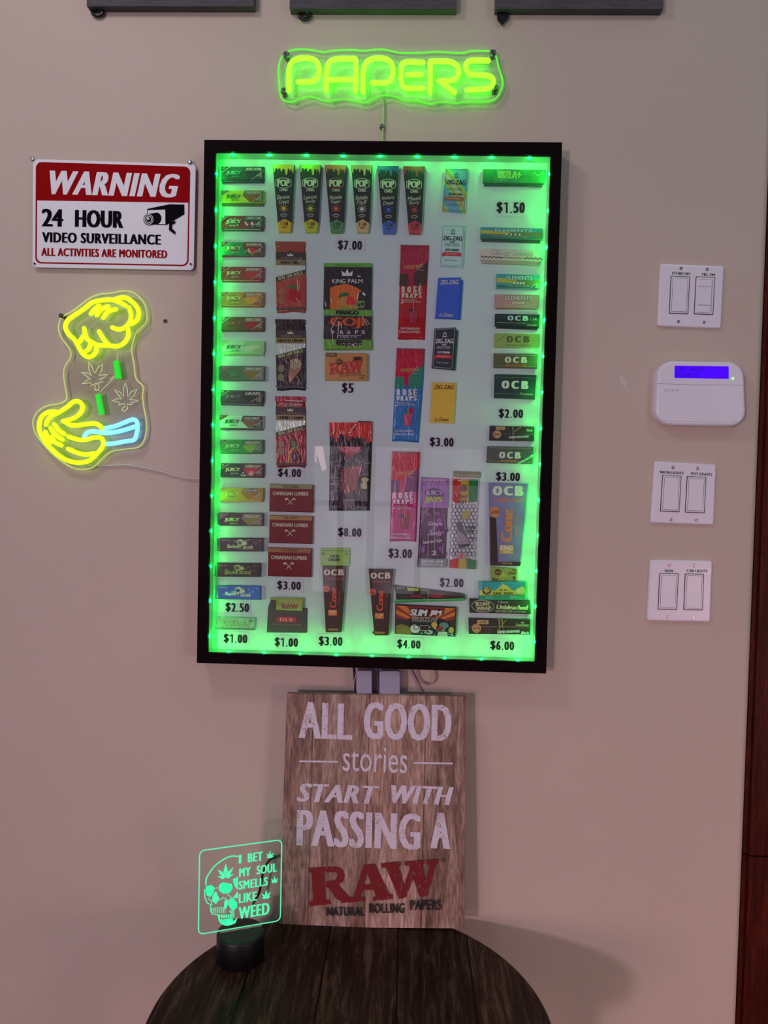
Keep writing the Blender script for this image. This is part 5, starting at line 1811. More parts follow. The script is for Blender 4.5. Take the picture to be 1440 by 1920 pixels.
KS = (720 + 215 / 9.0 - 204 / 9.75, 640 + 115 / 9.0 - 84 / 9.75, 9.75)
rose(F(150, 18, 46), F(36, 88, 140), ('CLOUDBERRY', 0, 0, 1), F(140, 60, 90), 'narrow foil pouch fading from red over green to blue', KS, [(204, 84), (718, 96), (700, 620), (610, 1810), (440, 1800), (300, 1786), (118, 1788), (175, 620)], F(34, 104, 84), 0.042)
KT = (720 + 115 / 7.58 - 204 / 9.75, 840 + 48 / 7.58 - 84 / 9.75, 9.75)
rose(F(150, 12, 34), F(140, 34, 92), ('COMBO', 0, 0, 1), F(110, 30, 44), 'narrow foil pouch fading from red to magenta over a $3.00 tag', KT, [(204, 84), (706, 98), (690, 620), (646, 1742), (500, 1730), (350, 1728), (158, 1738), (190, 620)], F(86, 20, 76), 0.024)

KU = (720, 840, 7.579)
def grape(d):
    LP = F(128, 84, 144)
    d.r(525, 425, 915, 520, F(120, 80, 134))
    d.t('NATURAL HEMP WRAPS', 558, 446, 880, 478, WHITE, b=0.03)
    d.t('tobacco free', 560, 492, 890, 514, WHITE, b=0.03)
    d.r(525, 522, 912, 850, LP)
    d.p([(580, 600), (710, 560), (840, 600), (850, 690), (720, 720), (590, 690)], F(70, 40, 84))
    d.t('JUICY', 585, 605, 845, 690, F(140, 110, 150), b=0.16)
    d.t('JAYS', 580, 690, 835, 790, C(140, 150, 60, 'foil'), b=0.22)
    rnd = random.Random(3)
    for i in range(26):
        d.c(rnd.uniform(535, 890), rnd.uniform(900, 1520), rnd.uniform(18, 46), rnd.uniform(18, 46), F(*[(70, 20, 60), (96, 36, 90), (52, 18, 50), (110, 60, 120)][i % 4]), 14)
    d.t('Grape', 620, 1040, 840, 1120, F(170, 130, 180), b=0.06, sl=0.2)
    d.t('Soda', 640, 1160, 830, 1240, F(170, 130, 180), b=0.06, sl=0.2)
    d.l([(520, 1100), (560, 930), (640, 860)], 8, F(150, 110, 170))
    d.l([(820, 880), (860, 1020), (880, 1180)], 6, F(150, 110, 170))
    d.t('Taste the Terps', 540, 1300, 830, 1360, WHITE, b=0.03, sl=0.25, ang=-9)
    d.c(730, 1490, 62, 60, F(60, 30, 60), 20)
    d.t('2', 672, 1455, 752, 1520, CREAM, b=0.2)
    d.p([(500, 1566), (880, 1572), (872, 1696), (478, 1690)], F(104, 110, 116))
    d.t('NATURAL HEMP', 535, 1590, 842, 1628, WHITE, b=0.08)
    d.t('SMOKING WRAPS', 530, 1640, 840, 1668, WHITE, b=0.03)
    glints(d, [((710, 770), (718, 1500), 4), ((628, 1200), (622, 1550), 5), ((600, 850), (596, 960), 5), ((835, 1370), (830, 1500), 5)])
pack('wrap_pouch', KU, [(528, 412), (922, 430), (905, 900), (874, 1702), (740, 1690), (600, 1694), (474, 1696), (515, 900)], 0.004, F(64, 20, 58), 'purple foil pouch with Grape Soda lettering', 'wrap pouch', None, grape, 'pouch', 4, 3)
def honey(d):
    RD, YL, GN = F(150, 20, 18), F(140, 120, 36), F(20, 92, 40)
    d.p([(978, 430), (1090, 436), (1085, 780), (1010, 790), (972, 740)], RD)
    d.p([(1090, 436), (1205, 442), (1200, 770), (1085, 790)], YL)
    d.p([(1205, 442), (1340, 448), (1325, 760), (1200, 780)], GN)
    for x, c in ((1135, C(70, 40, 36, 'foil')), (1130, C(90, 54, 40, 'foil'))):
        d.c(x, 570, 52, 48, c, 18)
    d.t('HONEY', 1040, 670, 1190, 712, F(90, 40, 24), b=0.12)
    d.t('PUFF', 1050, 740, 1180, 790, F(90, 40, 24), b=0.12)
    KL = C(26, 26, 36, 'ink', 1.0)
    for row in range(14):
        for col in range(7):
            x = 985 + col * 58 + (29 if row % 2 else 0) - row * 2.4
            y = 830 + row * 52
            if x < 960 - row * 1.5 + 12 or x > 1318 - row * 3.4:
                continue
            d.l([(x + 31 * math.sin(k * math.pi / 3), y + 33 * math.cos(k * math.pi / 3)) for k in range(6)], 6, KL, True)
            d.h -= 0.00011
    d.h += 0.0004
    d.p([(1100, 900), (1240, 880), (1220, 980), (1120, 1020)], C(130, 120, 50, 'foil'))
    d.p([(1030, 1080), (1060, 1030), (1100, 1060), (1180, 1270), (1040, 1150)], C(60, 54, 56, 'foil'))
    d.p([(1040, 1150), (1170, 1265), (1225, 1360), (1050, 1385)], C(112, 96, 116, 'foil'))
    d.p([(1045, 1370), (1225, 1360), (1200, 1400), (1070, 1420)], C(40, 24, 50, 'foil'))
    d.t('FLAVOURED', 1150, 1110, 1300, 1150, KL, b=0.05)
    d.t('HEMP', 1160, 1165, 1280, 1210, KL, b=0.05)
    d.t('WRAPS', 1190, 1270, 1300, 1300, KL, b=0.05)
    d.p([(930, 1590), (1060, 1560), (1050, 1710), (922, 1700)], RD)
    d.p([(1060, 1560), (1170, 1560), (1170, 1716), (1050, 1710)], YL)
    d.p([(1170, 1560), (1306, 1600), (1300, 1720), (1170, 1716)], GN)
    d.c(1095, 1535, 62, 52, C(140, 110, 100, 'foil'), 20)
    d.t('2', 1068, 1500, 1126, 1562, g(150, 30, 26), b=0.16)
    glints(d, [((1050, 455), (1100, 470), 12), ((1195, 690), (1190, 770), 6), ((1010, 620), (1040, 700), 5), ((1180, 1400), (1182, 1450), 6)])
pack('wrap_pouch', KU, [(990, 322), (1374, 336), (1350, 700), (1300, 1726), (1120, 1722), (920, 1706), (950, 1200), (975, 700)], 0.004, C(150, 150, 156, 'foil'), 'white honeycomb foil pouch with red yellow green ends', 'wrap pouch', None, honey, 'pouch', 4, 3,
     seal=([(990, 324), (1374, 338), (1370, 424), (985, 410)], C(96, 92, 60, 'foil'), lambda d: d.l([(1000, 380), (1366, 394)], 8, C(150, 150, 130, 'gloss'))))

# ------------------------------------------------------------------ five small booklets, fifth column
def zz(x0, y0, x1, y1, ink, kind):
    W_, H_ = x1 - x0, y1 - y0
    U = lambda a, b: (x0 + W_ * a, y0 + H_ * b)
    def des(d):
        B2 = lambda a0, b0, a1, b1: (*U(a0, b0), *U(a1, b1))
        if kind in ('plain', 'holo'):
            d.l(rrect(x0 + 10, y0 + 10, x1 - 10, y1 - 10, 18, 4), 2.2, ink, True)
            d.l([U(.42, .16), U(.5, .09), U(.58, .16)], 4, ink)
            d.ring(*U(.5, .17), 14, 13, 4, ink, 12)
            d.l([U(.38, .22), U(.62, .22)], 4, ink)
            d.t('ZIG-ZAG', *B2(.08, .27, .92, .375), ink, b=0.10)
            if kind == 'plain':
                d.t('100', *B2(.40, .39, .60, .435), ink, b=0.12)
            d.t('ROLLING PAPERS', *B2(.17, .45, .80, .475), ink)
            d.t('PAPIER A ROULER', *B2(.17, .485, .80, .51), ink)
            d.t('KUTCORNERS' if kind == 'plain' else 'ULTRA THIN', *B2(.22, .575, .80, .625), ink, b=0.12)
            d.p([U(.07, .70), U(.16, .67), U(.16, .655), U(.84, .655), U(.84, .67), U(.92, .66), U(.88, .71), U(.92, .75), U(.80, .745), U(.2, .745), U(.1, .77)], g(160, 24, 30) if kind == 'plain' else g(134, 62, 34))
            d.t('FREE BURNING' if kind == 'plain' else 'SLOW BURNING', *B2(.24, .685, .76, .715), CREAM)
            d.t('MADE IN FRANCE', *B2(.2, .84, .76, .865), ink)
        else:
            d.t('ZIG-ZAG', *B2(.10, .06, .92, .17), ink, b=0.08, sl=0.1)
            d.t('Le Zouave', *B2(.17, .86, .80, .955), ink, b=0.02, sl=0.3)
    return des
HOLO, nt, N, B = new_mat('holographic_foil')
tc = N.new('ShaderNodeTexCoord')
mp = N.new('ShaderNodeMapping')
mp.inputs['Rotation'].default_value = (0, math.radians(35), 0)
wv_ = N.new('ShaderNodeTexWave')
wv_.inputs['Scale'].default_value = 7.0
wv_.inputs['Distortion'].default_value = 2.0
crp = N.new('ShaderNodeValToRGB')
ee = crp.color_ramp.elements
ee[0].position, ee[0].color = 0.0, (0.30, 0.50, 0.75, 1)
ee[1].position, ee[1].color = 1.0, (0.75, 0.72, 0.62, 1)
for ps, cl in ((0.3, (0.20, 0.55, 0.72, 1)), (0.5, (0.35, 0.72, 0.45, 1)), (0.68, (0.82, 0.72, 0.10, 1)), (0.82, (0.80, 0.40, 0.10, 1))):
    q_ = ee.new(ps)
    q_.color = cl
nt.links.new(tc.outputs['Object'], mp.inputs[0])
nt.links.new(mp.outputs[0], wv_.inputs['Vector'])
nt.links.new(wv_.outputs['Fac'], crp.inputs[0])
nt.links.new(crp.outputs[0], B.inputs['Base Color'])
B.inputs['Metallic'].default_value = 0.4
B.inputs['Roughness'].default_value = 0.25
INKZ = C(26, 34, 60, 'ink', 1.0)
for crop, q, mat_, ink, kind, lab, edge in (
        (CB, [(503, 200), (690, 202), (666, 562), (474, 546)], HOLO, INKZ, 'holo', 'rainbow foil rolling paper booklet, topmost of its column', None),
        (CB, [(474, 660), (660, 664), (646, 1010), (452, 1000)], C(148, 206, 172), C(40, 66, 60, 'ink', 1.0), 'plain', 'white rolling paper booklet with a red ribbon mark', None),
        (CB, [(444, 1095), (628, 1090), (606, 1432), (418, 1424)], C(34, 66, 160), CREAM, 'fig', 'blue rolling paper booklet', C(20, 60, 150)),
        (CD, [(414, 112), (588, 104), (565, 452), (390, 436)], C(26, 28, 44), C(196, 200, 204), 'plain', 'black rolling paper booklet with a red ribbon mark', C(20, 50, 48)),
        (CD, [(392, 554), (590, 556), (572, 888), (376, 884)], C(196, 142, 44), C(90, 60, 24, 'ink', 1.0), 'fig', 'orange rolling paper booklet, lowest of its column', None)):
    root = start('rolling_paper_booklet', crop, q, lab, 'rolling papers', 'small booklets in the fifth column')
    if edge:
        mb = MB()
        d = Draw(mb, wall_plane(BD + 0.0045), crop)
        d.slab([(q[0][0] + 24, q[0][1] + 14), (q[1][0] + 20, q[1][1] + 22), (q[2][0] + 20, q[2][1] + 4), (q[3][0] + 24, q[3][1] + 2)], 0.0045, edge, 2)
        mb.build('inner_leaf', root)
    mb = MB()
    d = Draw(mb, wall_plane(BD + 0.0065), crop, tilt=True)
    d.slab(q, 0.0065, mat_, 3)
    # print follows the booklet's own lean
    d.h = 0.0001
    bx = [d.px(*p) for p in q]
    W_, H_ = 190.0, 350.0
    d2 = Draw(mb, wall_plane(BD + 0.0065), (0, 0, 1), fn=bil(bx, W_, H_))
    d2.h = 0.0002
    zz(0, 0, W_, H_, ink, kind)(d2)
    mb.build('cover', root)

# ------------------------------------------------------------------ right column
def quad_pack(crop, q, th, col, W_, H_, des, lab, name='rolling_paper_pack', cat='rolling papers', grp='packs in the right column', base=0.0, lip=None, extra=None, part='sleeve'):
    root = start(name, crop, q, lab, cat, grp)
    tmp = Draw(MB(), wall_plane(BD), crop)
    bx = [tmp.px(*p) for p in q]
    if lip:
        mb = MB()
        d = Draw(mb, wall_plane(BD + base + th * 0.7), (0, 0, 1), fn=bil(bx, W_, H_))
        d.slab([(2, 4), (W_ - 3, 4), (W_ - 4, H_ + lip[0]), (3, H_ + lip[0])], th * 0.7, lip[1], 0.6, unit=0.001)
        mb.build('tuck_flap', root)
    mb = MB()
    d = Draw(mb, wall_plane(BD + base + th), (0, 0, 1), fn=bil(bx, W_, H_))
    d.slab([(0, 0), (W_, 0), (W_, H_), (0, H_)], th, col, 0.9, unit=0.0008)
    d.h = 0.0001
    if des:
        des(d)
    mb.build(part, root)
    if extra:
        extra(root, BD + base + th)
    return root
def rizla2(d):
    d.t('SUPER FINE', 26, 2.5, 52, 4.5, CREAM)
    d.t('RIZLA+', 28, 4, 72, 16, g(150, 190, 90), b=0.22)
    d.t('RIZLA+', 29, 5, 71, 15, g(70, 140, 70), b=0.04)
    d.t('King Size', 62, 10, 92, 17, g(30, 70, 44), sl=0.3)
    d.t('silver', 30, 18, 48, 20, CREAM)
    d.l([(96, 6), (103, 11), (113, 5)], 1.0, CREAM)
    d.p([(0.6, 0.6), (24, 0.6), (20, 23), (0.6, 23)], g(30, 80, 50))
quad_pack(CB, [(812, 204), (1326, 210), (1312, 322), (808, 316)], 0.007, C(48, 108, 66, 'foil'), 117, 24, rizla2, 'long green silver rolling paper pack at the top right', lip=(5, g(20, 70, 44)))
def elem(d, W_, H_, pink=False):
    if not pink:
        d.p([(0.8, 0.8), (W_ - .8, 0.8), (W_ - .8, H_ * .35), (0.8, H_ * .3)], g(50, 120, 140))
        d.p([(0.8, H_ * .3), (W_ * .5, H_ * .34), (W_ * .45, H_ * .62), (0.8, H_ * .58)], g(160, 140, 40))
        d.p([(W_ * .5, H_ * .34), (W_ - .8, H_ * .36), (W_ - .8, H_ * .8), (W_ * .4, H_ * .75)], g(92, 92, 60))
        d.p([(0.8, H_ * .75), (W_ - .8, H_ * .8), (W_ - .8, H_ - .8), (0.8, H_ - .8)], g(40, 84, 88))
    d.t('ELEMENTS', W_ * .22, H_ * .1, W_ * .84, H_ * .44, g(40, 90, 100) if not pink else g(90, 70, 76), b=0.3)
    d.t('ELEMENTS', W_ * .23, H_ * .13, W_ * .83, H_ * .41, g(150, 200, 196) if not pink else g(180, 160, 160), b=0.1)
    for k in range(4):
        d.c(W_ * (.42 + k * .07), H_ * .63, H_ * .085, H_ * .09, g(160, 200, 206) if not pink else g(170, 150, 150), 10)
    d.t('ULTRA RICE PAPER', W_ * .22, H_ * .8, W_ * .78, H_ * .88, CREAM)
quad_pack(CB, [(792, 678), (1298, 690), (1296, 782), (788, 768)], 0.009, C(70, 110, 90, 'foil'), 116, 22, lambda d: elem(d, 116, 22), 'long rainbow-striped rolling paper pack under the $1.50 tag', lip=(6, g(36, 56, 50)))
def blazy(d):
    d.t('Blazy Susan', 20, 2.5, 100, 14, g(70, 56, 60), b=0.14, sl=0.2)
    d.t('Blazy Susan', 21, 3, 99, 13, g(190, 176, 176), b=0.03, sl=0.2)
    for i in range(30):
        for r in (0, 1):
            if (i + r) % 2 == 0 and not (36 < i * 3.9 < 80):
                d.p([(1 + i * 3.9, 15 + r * 1.8), (4.9 + i * 3.9, 15 + r * 1.8), (4.9 + i * 3.9, 16.8 + r * 1.8), (1 + i * 3.9, 16.8 + r * 1.8)], BLACK)
                d.h -= 0.00011
    d.h += 0.0002
    d.t('KING ROLLING PAPERS', 38, 16, 78, 18.4, g(60, 50, 50), b=0.04)
    d.t('MADE IN', 103, 2, 113, 4, g(90, 76, 76))
quad_pack(CB, [(792, 854), (1290, 868), (1290, 962), (788, 944)], 0.009, C(170, 150, 148), 116, 22, blazy, 'long pale pink rolling paper pack with a black check stripe', lip=(7, g(140, 120, 114)))
quad_pack(CB, [(920, 1060), (1276, 1072), (1270, 1184), (918, 1180)], 0.008, C(70, 130, 130, 'foil'), 82, 26, lambda d: (elem(d, 82, 26), d.t('5', 74, 17, 80, 25, CREAM, b=0.1), d.l([(66, 25), (73, 18)], 1, CREAM)), 'short rainbow-striped rolling paper pack under the check-striped one')
quad_pack(CB, [(910, 1228), (1272, 1234), (1266, 1344), (906, 1338)], 0.008, C(150, 104, 108), 83, 25, lambda d: elem(d, 83, 25, True), 'short pink rolling paper pack', lip=(2, g(120, 80, 84)))
def ocb(d, W_, H_, x0, x1, y0, y1, cream, sub=None, subc=None, border=True, bcol=None):
    w = (x1 - x0)
    if border:
        d.l([(3, 3), (W_ - 3, 3), (W_ - 3, H_ - 3), (3, H_ - 3)], 0.6, bcol or g(120, 120, 100), True)
    for ch, a, b in (('O', 0, .28), ('C', .35, .62), ('B', .71, .97)):
        d.t(ch, x0 + w * a, y0, x0 + w * b, y1, cream, b=0.26)
    if sub:
        d.t(sub, *subc)
quad_pack(CD, [(910, -8), (1276, -2), (1270, 104), (908, 92)], 0.008, C(16, 28, 30), 83, 24, lambda d: (ocb(d, 83, 24, 23, 63, 3.5, 12.5, g(150, 190, 200), 'Premium', (60, 18, 78, 22, CREAM, 0, .3), False), d.t('1 1/4', 66, 7, 77, 12, CREAM), d.l([(2, 17), (58, 17.5)], .6, CREAM)), 'black rolling paper pack with pale blue letters, under the pink one', lip=(4, C(12, 20, 22)))
quad_pack(CD, [(906, 152), (1270, 158), (1264, 270), (904, 268)], 0.007, C(120, 124, 74), 83, 26, lambda d: (ocb(d, 83, 26, 22, 67, 4.5, 16.5, g(74, 62, 40), 'Bamboo Organic', (22, 20, 67, 24, g(80, 74, 46), .04), False), [d.l([(2 + i * 4, 18 - i * 3), (5 + i * 4, 14 - i * 3)], .8, g(80, 80, 44)) for i in range(5)]), 'khaki rolling paper pack with dark brown letters')
quad_pack(CD, [(902, 316), (1258, 322), (1254, 438), (898, 432)], 0.009, C(70, 62, 46), 81, 26, lambda d: (ocb(d, 81, 26, 20, 63, 6, 17, g(176, 200, 160)), d.r(22, 20, 60, 24, g(150, 90, 40)), d.t('UNBLEACHED', 26, 20.6, 56, 23.4, g(60, 36, 20), .06)), 'olive brown rolling paper pack with pale letters and an orange line')
quad_pack(CD, [(908, 486), (1246, 492), (1236, 690), (902, 680)], 0.010, C(22, 38, 42), 77, 45, lambda d: (ocb(d, 77, 45, 13, 65, 12, 27, g(200, 196, 172), None, None, False), d.l([(1, 6), (76, 6.5)], .6, g(90, 110, 100)), d.l([(1, 36.5), (46, 37)], .6, g(90, 110, 100)), d.t('Premium', 48, 34, 73, 38.5, CREAM, .02, .3)), 'large black rolling paper pack with cream letters over the $2.00 tag')
def rawblack(d, W_=84, H_=27):
    d.r(11, 1.5, 28, 7, g(176, 130, 96))
    d.t('CLASSIC', 12.5, 2.6, 26.5, 5.8, g(70, 40, 30), b=0.08)
    d.c(14, 16, 7.6, 7.4, g(176, 130, 100))
    d.ring(14, 16, 5.8, 5.6, 0.9, C(40, 24, 24))
    d.t('RAW', 10, 14, 18, 18, g(90, 36, 28), b=0.14)
    d.t('Black', 69, 5, 81, 9, CREAM, b=.05, sl=.2)
    d.t('EXTREMELY FINE RAW PAPERS', 36, 18, 74, 22, WHITE, b=.06, sl=.2, ang=-4)
    d.l([(1, 14), (W_ - 1, 14.5)], .5, g(120, 100, 100))
quad_pack(CD, [(868, 908), (1232, 916), (1228, 1034), (862, 1028)], 0.009, C(36, 26, 32), 84, 27, rawblack, 'black rolling paper pack with tan round mark, under the $2.00 tag',
          extra=band_cross(CD, [((1054, 908), (1060, 1034)), ((1068, 960), (1122, 918))], 6, C(120, 116, 84)))
quad_pack(CD, [(848, 1076), (1226, 1082), (1216, 1222), (842, 1210)], 0.012, C(66, 62, 66), 86, 31, lambda d: (ocb(d, 86, 31, 22, 64, 10, 22, g(170, 200, 164)), d.r(26, 25, 58, 28.6, g(140, 80, 44)), d.p([(56, 31), (62, 30.8), (85.5, 18), (85.8, 12.5)], g(110, 190, 130)), d.t('+ FILTERS', 62, 19.5, 82, 23.5, g(20, 60, 40), .06, 0, -28)), 'grey rolling paper pack with a green + FILTERS corner, over a $3.00 tag')

def bigcone(d):
    CRM = g(170, 200, 160)
    d.t('O', 888, 50, 968, 126, CRM, b=0.28)
    d.t('C', 980, 50, 1056, 126, CRM, b=0.28)
    d.t('B', 1070, 48, 1142, 130, CRM, b=0.28)
    d.t('Unbleached', 902, 142, 1132, 178, g(170, 100, 72), b=0.08)
    OR = C(190, 98, 60)
    d.c(906, 262, 42, 44, OR)
    d.t('x10', 872, 246, 942, 278, g(80, 40, 34), b=0.06)
    d.t('Cone', 960, 238, 1050, 508, OR, b=0.18, ang=-90)
    d.t('with tip', 1064, 292, 1106, 462, g(150, 100, 84), b=0.05, ang=-90)
    d.r(944, 532, 1058, 604, g(170, 120, 66))
    d.t('KING', 952, 538, 1052, 572, WHITE, b=0.12)
    d.t('SIZE', 975, 580, 1028, 596, WHITE, b=0.06)
    d.p([(866, 302), (916, 310), (932, 690), (870, 690)], C(40, 22, 20))
    d.p([(870, 674), (1120, 668), (1112, 704), (870, 700)], C(46, 26, 14))
    d.t('CANNON FREE', 960, 674, 1048, 690, g(150, 110, 50), b=.04)
pack('cone_pack', CF, [(858, 20), (1178, 30), (1150, 360), (1112, 706), (868, 700), (864, 360)], 0.010, C(104, 92, 142, 'gloss'), 'large lilac cone pack marked x10 at the lower right', 'pre-rolled cones', None, bigcone)  # lilac base colour stands in for a bluish reflection on the carton

K9 = (870, 1050, 10.286)
def tipsr(d):
    d.c(14, 9.5, 6.8, 6.6, C(40, 24, 18))
    d.ring(14, 9.5, 5.4, 5.2, .7, g(110, 110, 44))
    d.t('RAW', 10, 8, 18, 12, g(150, 120, 60), b=.12)
    d.p([(16, 22), (25, 8), (34, 22)], g(140, 150, 60))
    d.t('RAW', 35, 8, 50, 13, g(110, 50, 30), b=.16)
    d.t('TIPS', 40, 3, 50, 6, g(50, 40, 20), b=.1)
    d.t('Tips', 20, 19, 34, 22, g(50, 50, 20), sl=.3)
    d.p([(2, 26), (3, 20), (8, 23), (14, 23), (14, 26)], g(60, 60, 30))
    d.p([(43, 17), (49, 17), (47, 24), (44, 24)], g(70, 50, 26))
quad_pack(K9, [(515, 130), (1030, 165), (1022, 395), (522, 392)], 0.006, C(116, 128, 60), 52, 26, tipsr, 'olive tip booklet wedged under the large lilac cone pack', 'tip_booklet', 'filter tips', None, part='cover')
def kpl(d):
    d.p([(.8, .8), (87, .8), (87, 22), (60, 24), (.8, 16)], g(40, 126, 140))
    d.p([(1, 16), (30, 17), (40, 10), (48, 5), (56, 10), (62, 16), (87, 22), (87, 25), (1, 26)], g(160, 160, 50))
    d.p([(38, 16), (39, 9), (46, 5), (53, 9), (55, 16)], g(190, 190, 90))
    d.c(15, 17, 8, 7.6, C(24, 32, 20))
    d.c(15, 15, 6.4, 5, g(170, 160, 60))
    d.t('1 1/4', 10.5, 11, 19.5, 16, C(40, 40, 16, 'ink', 1.0), b=.06)
    d.t('SIZE', 11, 19, 19, 22, CREAM, b=.05)
    crown(d, 42, 13, 17, 5, C(50, 60, 20))
    crown(d, 50, 13, 17, 5, C(50, 60, 20))
    d.t('KING', 27, 20, 43, 25, C(60, 56, 20, 'ink', 1.0), b=.05)
    d.t('PALM', 47, 20, 63, 25, C(60, 56, 20, 'ink', 1.0), b=.05)
    d.c(81, 16, 6, 6.5, g(150, 190, 70))
    d.c(75, 18, 6.4, 6, g(190, 210, 120))
    d.ring(75, 18, 4.6, 4.3, .8, g(120, 170, 60))
    d.p([(1, 26), (87, 25), (87, 34), (1, 34)], g(30, 126, 96))
    d.t('LEMON', 12, 28, 26, 31.5, g(120, 190, 150), b=.05)
    d.t('MINT', 58, 28, 72, 31.5, g(120, 190, 150), b=.05)
quad_pack(K9, [(285, 420), (1185, 415), (1190, 765), (288, 775)], 0.012, C(36, 120, 110), 88, 35, kpl, 'turquoise rolling paper pack with lemons, near the bottom right corner', base=0.0,
          extra=band_cross(K9, [((722, 418), (735, 770)), ((738, 418), (738, 770))], 7, C(150, 176, 80)))
def blunt(d):
    d.ring(25, 12.5, 21, 10.5, 1.0, CREAM)
    d.t('BLUNT', 11, 5, 40, 12, g(150, 144, 116), b=.24, ang=-3)
    d.t('WRAP', 12, 13, 41, 20, g(150, 144, 116), b=.24, ang=-3)
    d.t('Classic', 53, 2, 75, 6, CREAM, b=.05, sl=.25)
    d.t('Unbleached', 50, 9, 111, 17, g(170, 176, 140), b=.14, sl=.25)
    d.t('KING SIZE SLIM', 49, 19, 80, 22.5, CREAM, b=.04)
    d.t('ROLLING PAPERS', 82, 20, 106, 22, CREAM)
quad_pack(K9, [(104, 745), (1275, 785), (1285, 1045), (112, 1018)], 0.007, C(36, 36, 26), 115, 25, blunt, 'long dark rolling paper pack with an oval mark, under the turquoise one')
def rawlong(d):
    d.r(16, 2.5, 37, 10, g(176, 130, 96))
    d.t('CLASSIC', 18, 4, 35, 8.4, g(90, 50, 36), b=.1)
    d.c(14, 18, 8.6, 8.4, g(184, 124, 94))
    d.ring(14, 18, 6.6, 6.4, 1.1, g(80, 40, 30))
    d.t('RAW', 9, 16, 19, 20.5, g(120, 50, 36), b=.14)
    d.l([(1, 15), (115, 14)], .6, g(150, 120, 100))
    d.t('Connoisseur', 88, 8, 114, 12.5, g(160, 170, 120), b=.04, sl=.25)
    crown(d, 101, 4, 7, 5, g(160, 170, 120))
    d.t('EXTREMELY FINE RAW PAPERS', 53, 21, 96, 26, WHITE, b=.08, sl=.2, ang=-3)
    d.t('Black', 98, 22.5, 114, 27.5, WHITE, b=.12, sl=.2)
    d.r(30, 16, 44, 27, C(64, 24, 40))
quad_pack(K9, [(92, 1128), (1270, 1148), (1272, 1440), (98, 1428)], 0.010, C(42, 22, 28), 115, 29, rawlong, 'long dark maroon rolling paper pack tied with gold bands over the $6.00 tag',
          extra=band_cross(K9, [((668, 1125), (705, 1440)), ((690, 1125), (690, 1440)), ((725, 1130), (775, 1445)), ((820, 1150), (640, 1370)), ((735, 1130), (765, 1380))], 9, C(140, 132, 66)))

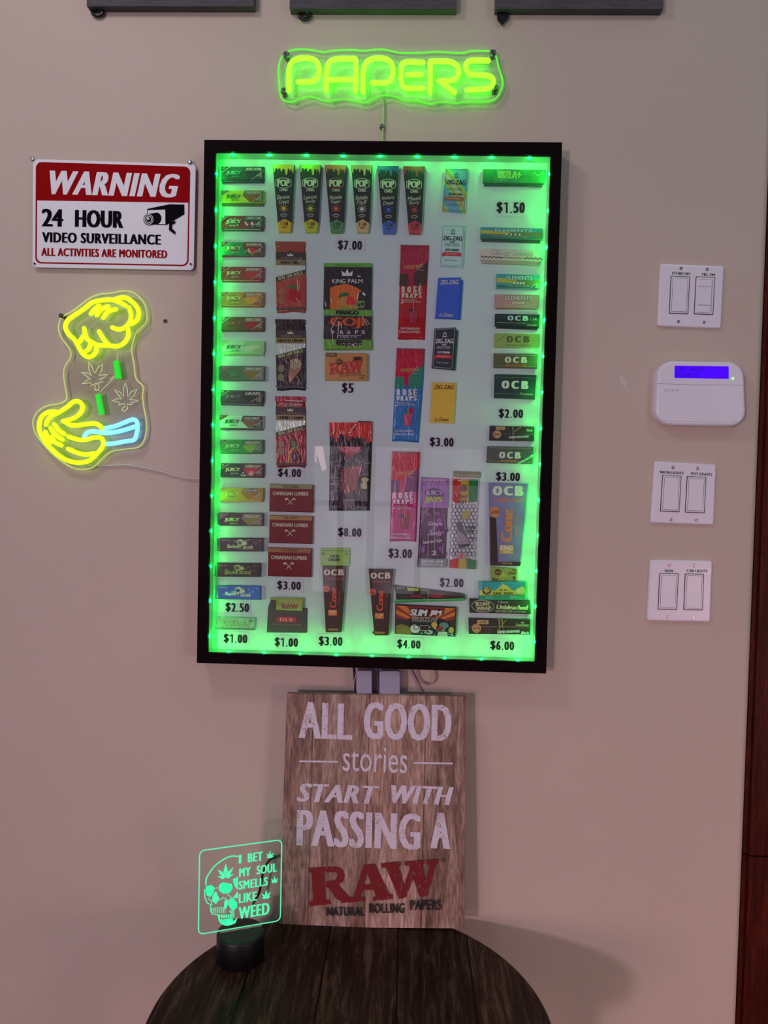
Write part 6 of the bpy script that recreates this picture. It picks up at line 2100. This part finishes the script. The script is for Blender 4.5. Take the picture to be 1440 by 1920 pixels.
K10 = (730, 1080, 9.6)
def comic(d):
    d.p([(2, 2), (112, 2), (112, 22), (80, 34), (40, 34), (2, 24)], g(120, 30, 34))
    for i, (a, b) in enumerate((((2, 2), (20, 2)), ((2, 10), (2, 18)), ((95, 2), (112, 2)), ((112, 8), (112, 16)))):
        d.p([a, b, (57, 36)], g(176, 92, 32))
    d.p([(10, 55), (14, 34), (28, 24), (40, 22), (75, 20), (92, 24), (104, 36), (110, 55)], C(28, 26, 30))
    d.p([(2, 55), (2, 40), (12, 36), (26, 40), (34, 55)], g(104, 88, 36))
    rnd = random.Random(11)
    for i in range(46):
        x, y = rnd.uniform(30, 110), rnd.uniform(38, 54)
        d.c(x, y, rnd.uniform(1, 3.2), rnd.uniform(0.8, 2.4), [g(150, 190, 160), g(60, 110, 96), C(24, 30, 30), g(110, 160, 140)][i % 4], 9)
    d.p(ell(38, 43, 9, 8, 18), g(170, 200, 180))
    d.ring(40, 40, 5, 4, 1.2, C(24, 30, 30))
    d.p([(46, 36), (64, 36), (64, 45), (48, 46)], C(44, 20, 26))
    d.l([(46, 36), (64, 36), (64, 45), (48, 46)], .8, CREAM, True)
    d.c(74, 34, 6, 5.5, g(170, 140, 50), 12)
    d.c(92, 34, 9, 6, g(70, 110, 104), 16)
    d.p([(76, 40), (88, 35), (92, 40), (86, 44)], g(130, 24, 30))
    d.p([(82, 46), (98, 46), (100, 54), (80, 54)], g(150, 190, 160))
    d.c(106, 42, 5, 6, g(150, 150, 60), 12)
    d.t('SLIM', 25, 5, 62, 19, C(26, 22, 28), b=.42, sl=.22)
    d.t('JIM', 62, 5, 90, 19, C(26, 22, 28), b=.42, sl=.22)
    d.t('SLIM', 27, 6, 61, 18, C(200, 206, 206), b=.20, sl=.22)
    d.t('JIM', 63, 6, 88, 18, C(200, 206, 206), b=.20, sl=.22)
    d.t('WHATS MY', 30, 20, 82, 29, CREAM, b=.16, sl=.2)
    d.t('WHATS MY', 31, 21, 81, 28.4, C(26, 22, 28), b=.03, sl=.2)
quad_pack(K10, [(108, 512), (1215, 565), (1190, 1095), (98, 1045)], 0.010, C(40, 30, 32), 115, 56, comic, 'black comic-art rolling paper box over the lower $4.00 tag', 'rolling_paper_box', 'rolling papers', None, part='carton')
def conep(d):
    d.p([(105, 180), (320, 200), (300, 250), (130, 240)], C(40, 44, 34))
    d.t('JUICY', 135, 190, 275, 240, g(110, 110, 90), b=.15, ang=4)
    d.p([(318, 205), (540, 220), (520, 270), (330, 268)], C(110, 140, 40))
    d.t('HEMP WRAPS', 325, 226, 525, 262, g(190, 220, 90), b=.08, ang=3)
    d.t('CONES', 545, 236, 690, 268, g(130, 140, 110), b=.06, ang=3)
    d.p([(370, 345), (560, 330), (620, 400), (360, 395)], C(92, 20, 22))
    d.p([(720, 330), (960, 310), (985, 395), (760, 392)], C(110, 18, 22))
    d.t('Strawberry', 990, 330, 1250, 384, C(96, 20, 26), b=.03, ang=2)
    d.p([(1260, 325), (1360, 335), (1362, 405), (1260, 402)], C(16, 40, 36))
    d.ring(270, 420, 80, 50, 5, g(70, 110, 80))
pack('cone_pack', K10, [(90, 165), (300, 195), (700, 240), (1310, 316), (1360, 335), (1362, 408), (700, 418), (130, 424), (110, 300)], 0.009, C(34, 20, 18), 'tapered dark red cone pack lying flat above the comic-art box', 'pre-rolled cones', None, conep, base=0.0,
     extra=band_cross(K10, [((708, 236), (690, 470)), ((540, 350), (640, 412))], 10, C(150, 140, 120)),
     seal=([(70, 488), (120, 424), (700, 416), (1358, 404), (1356, 446), (690, 466), (160, 486)], C(30, 130, 62), lambda d: d.l([(120, 432), (700, 424), (1350, 410)], 8, g(120, 180, 130))))

for o in bpy.data.objects:
    if '_o' in o:
        del o['_o']
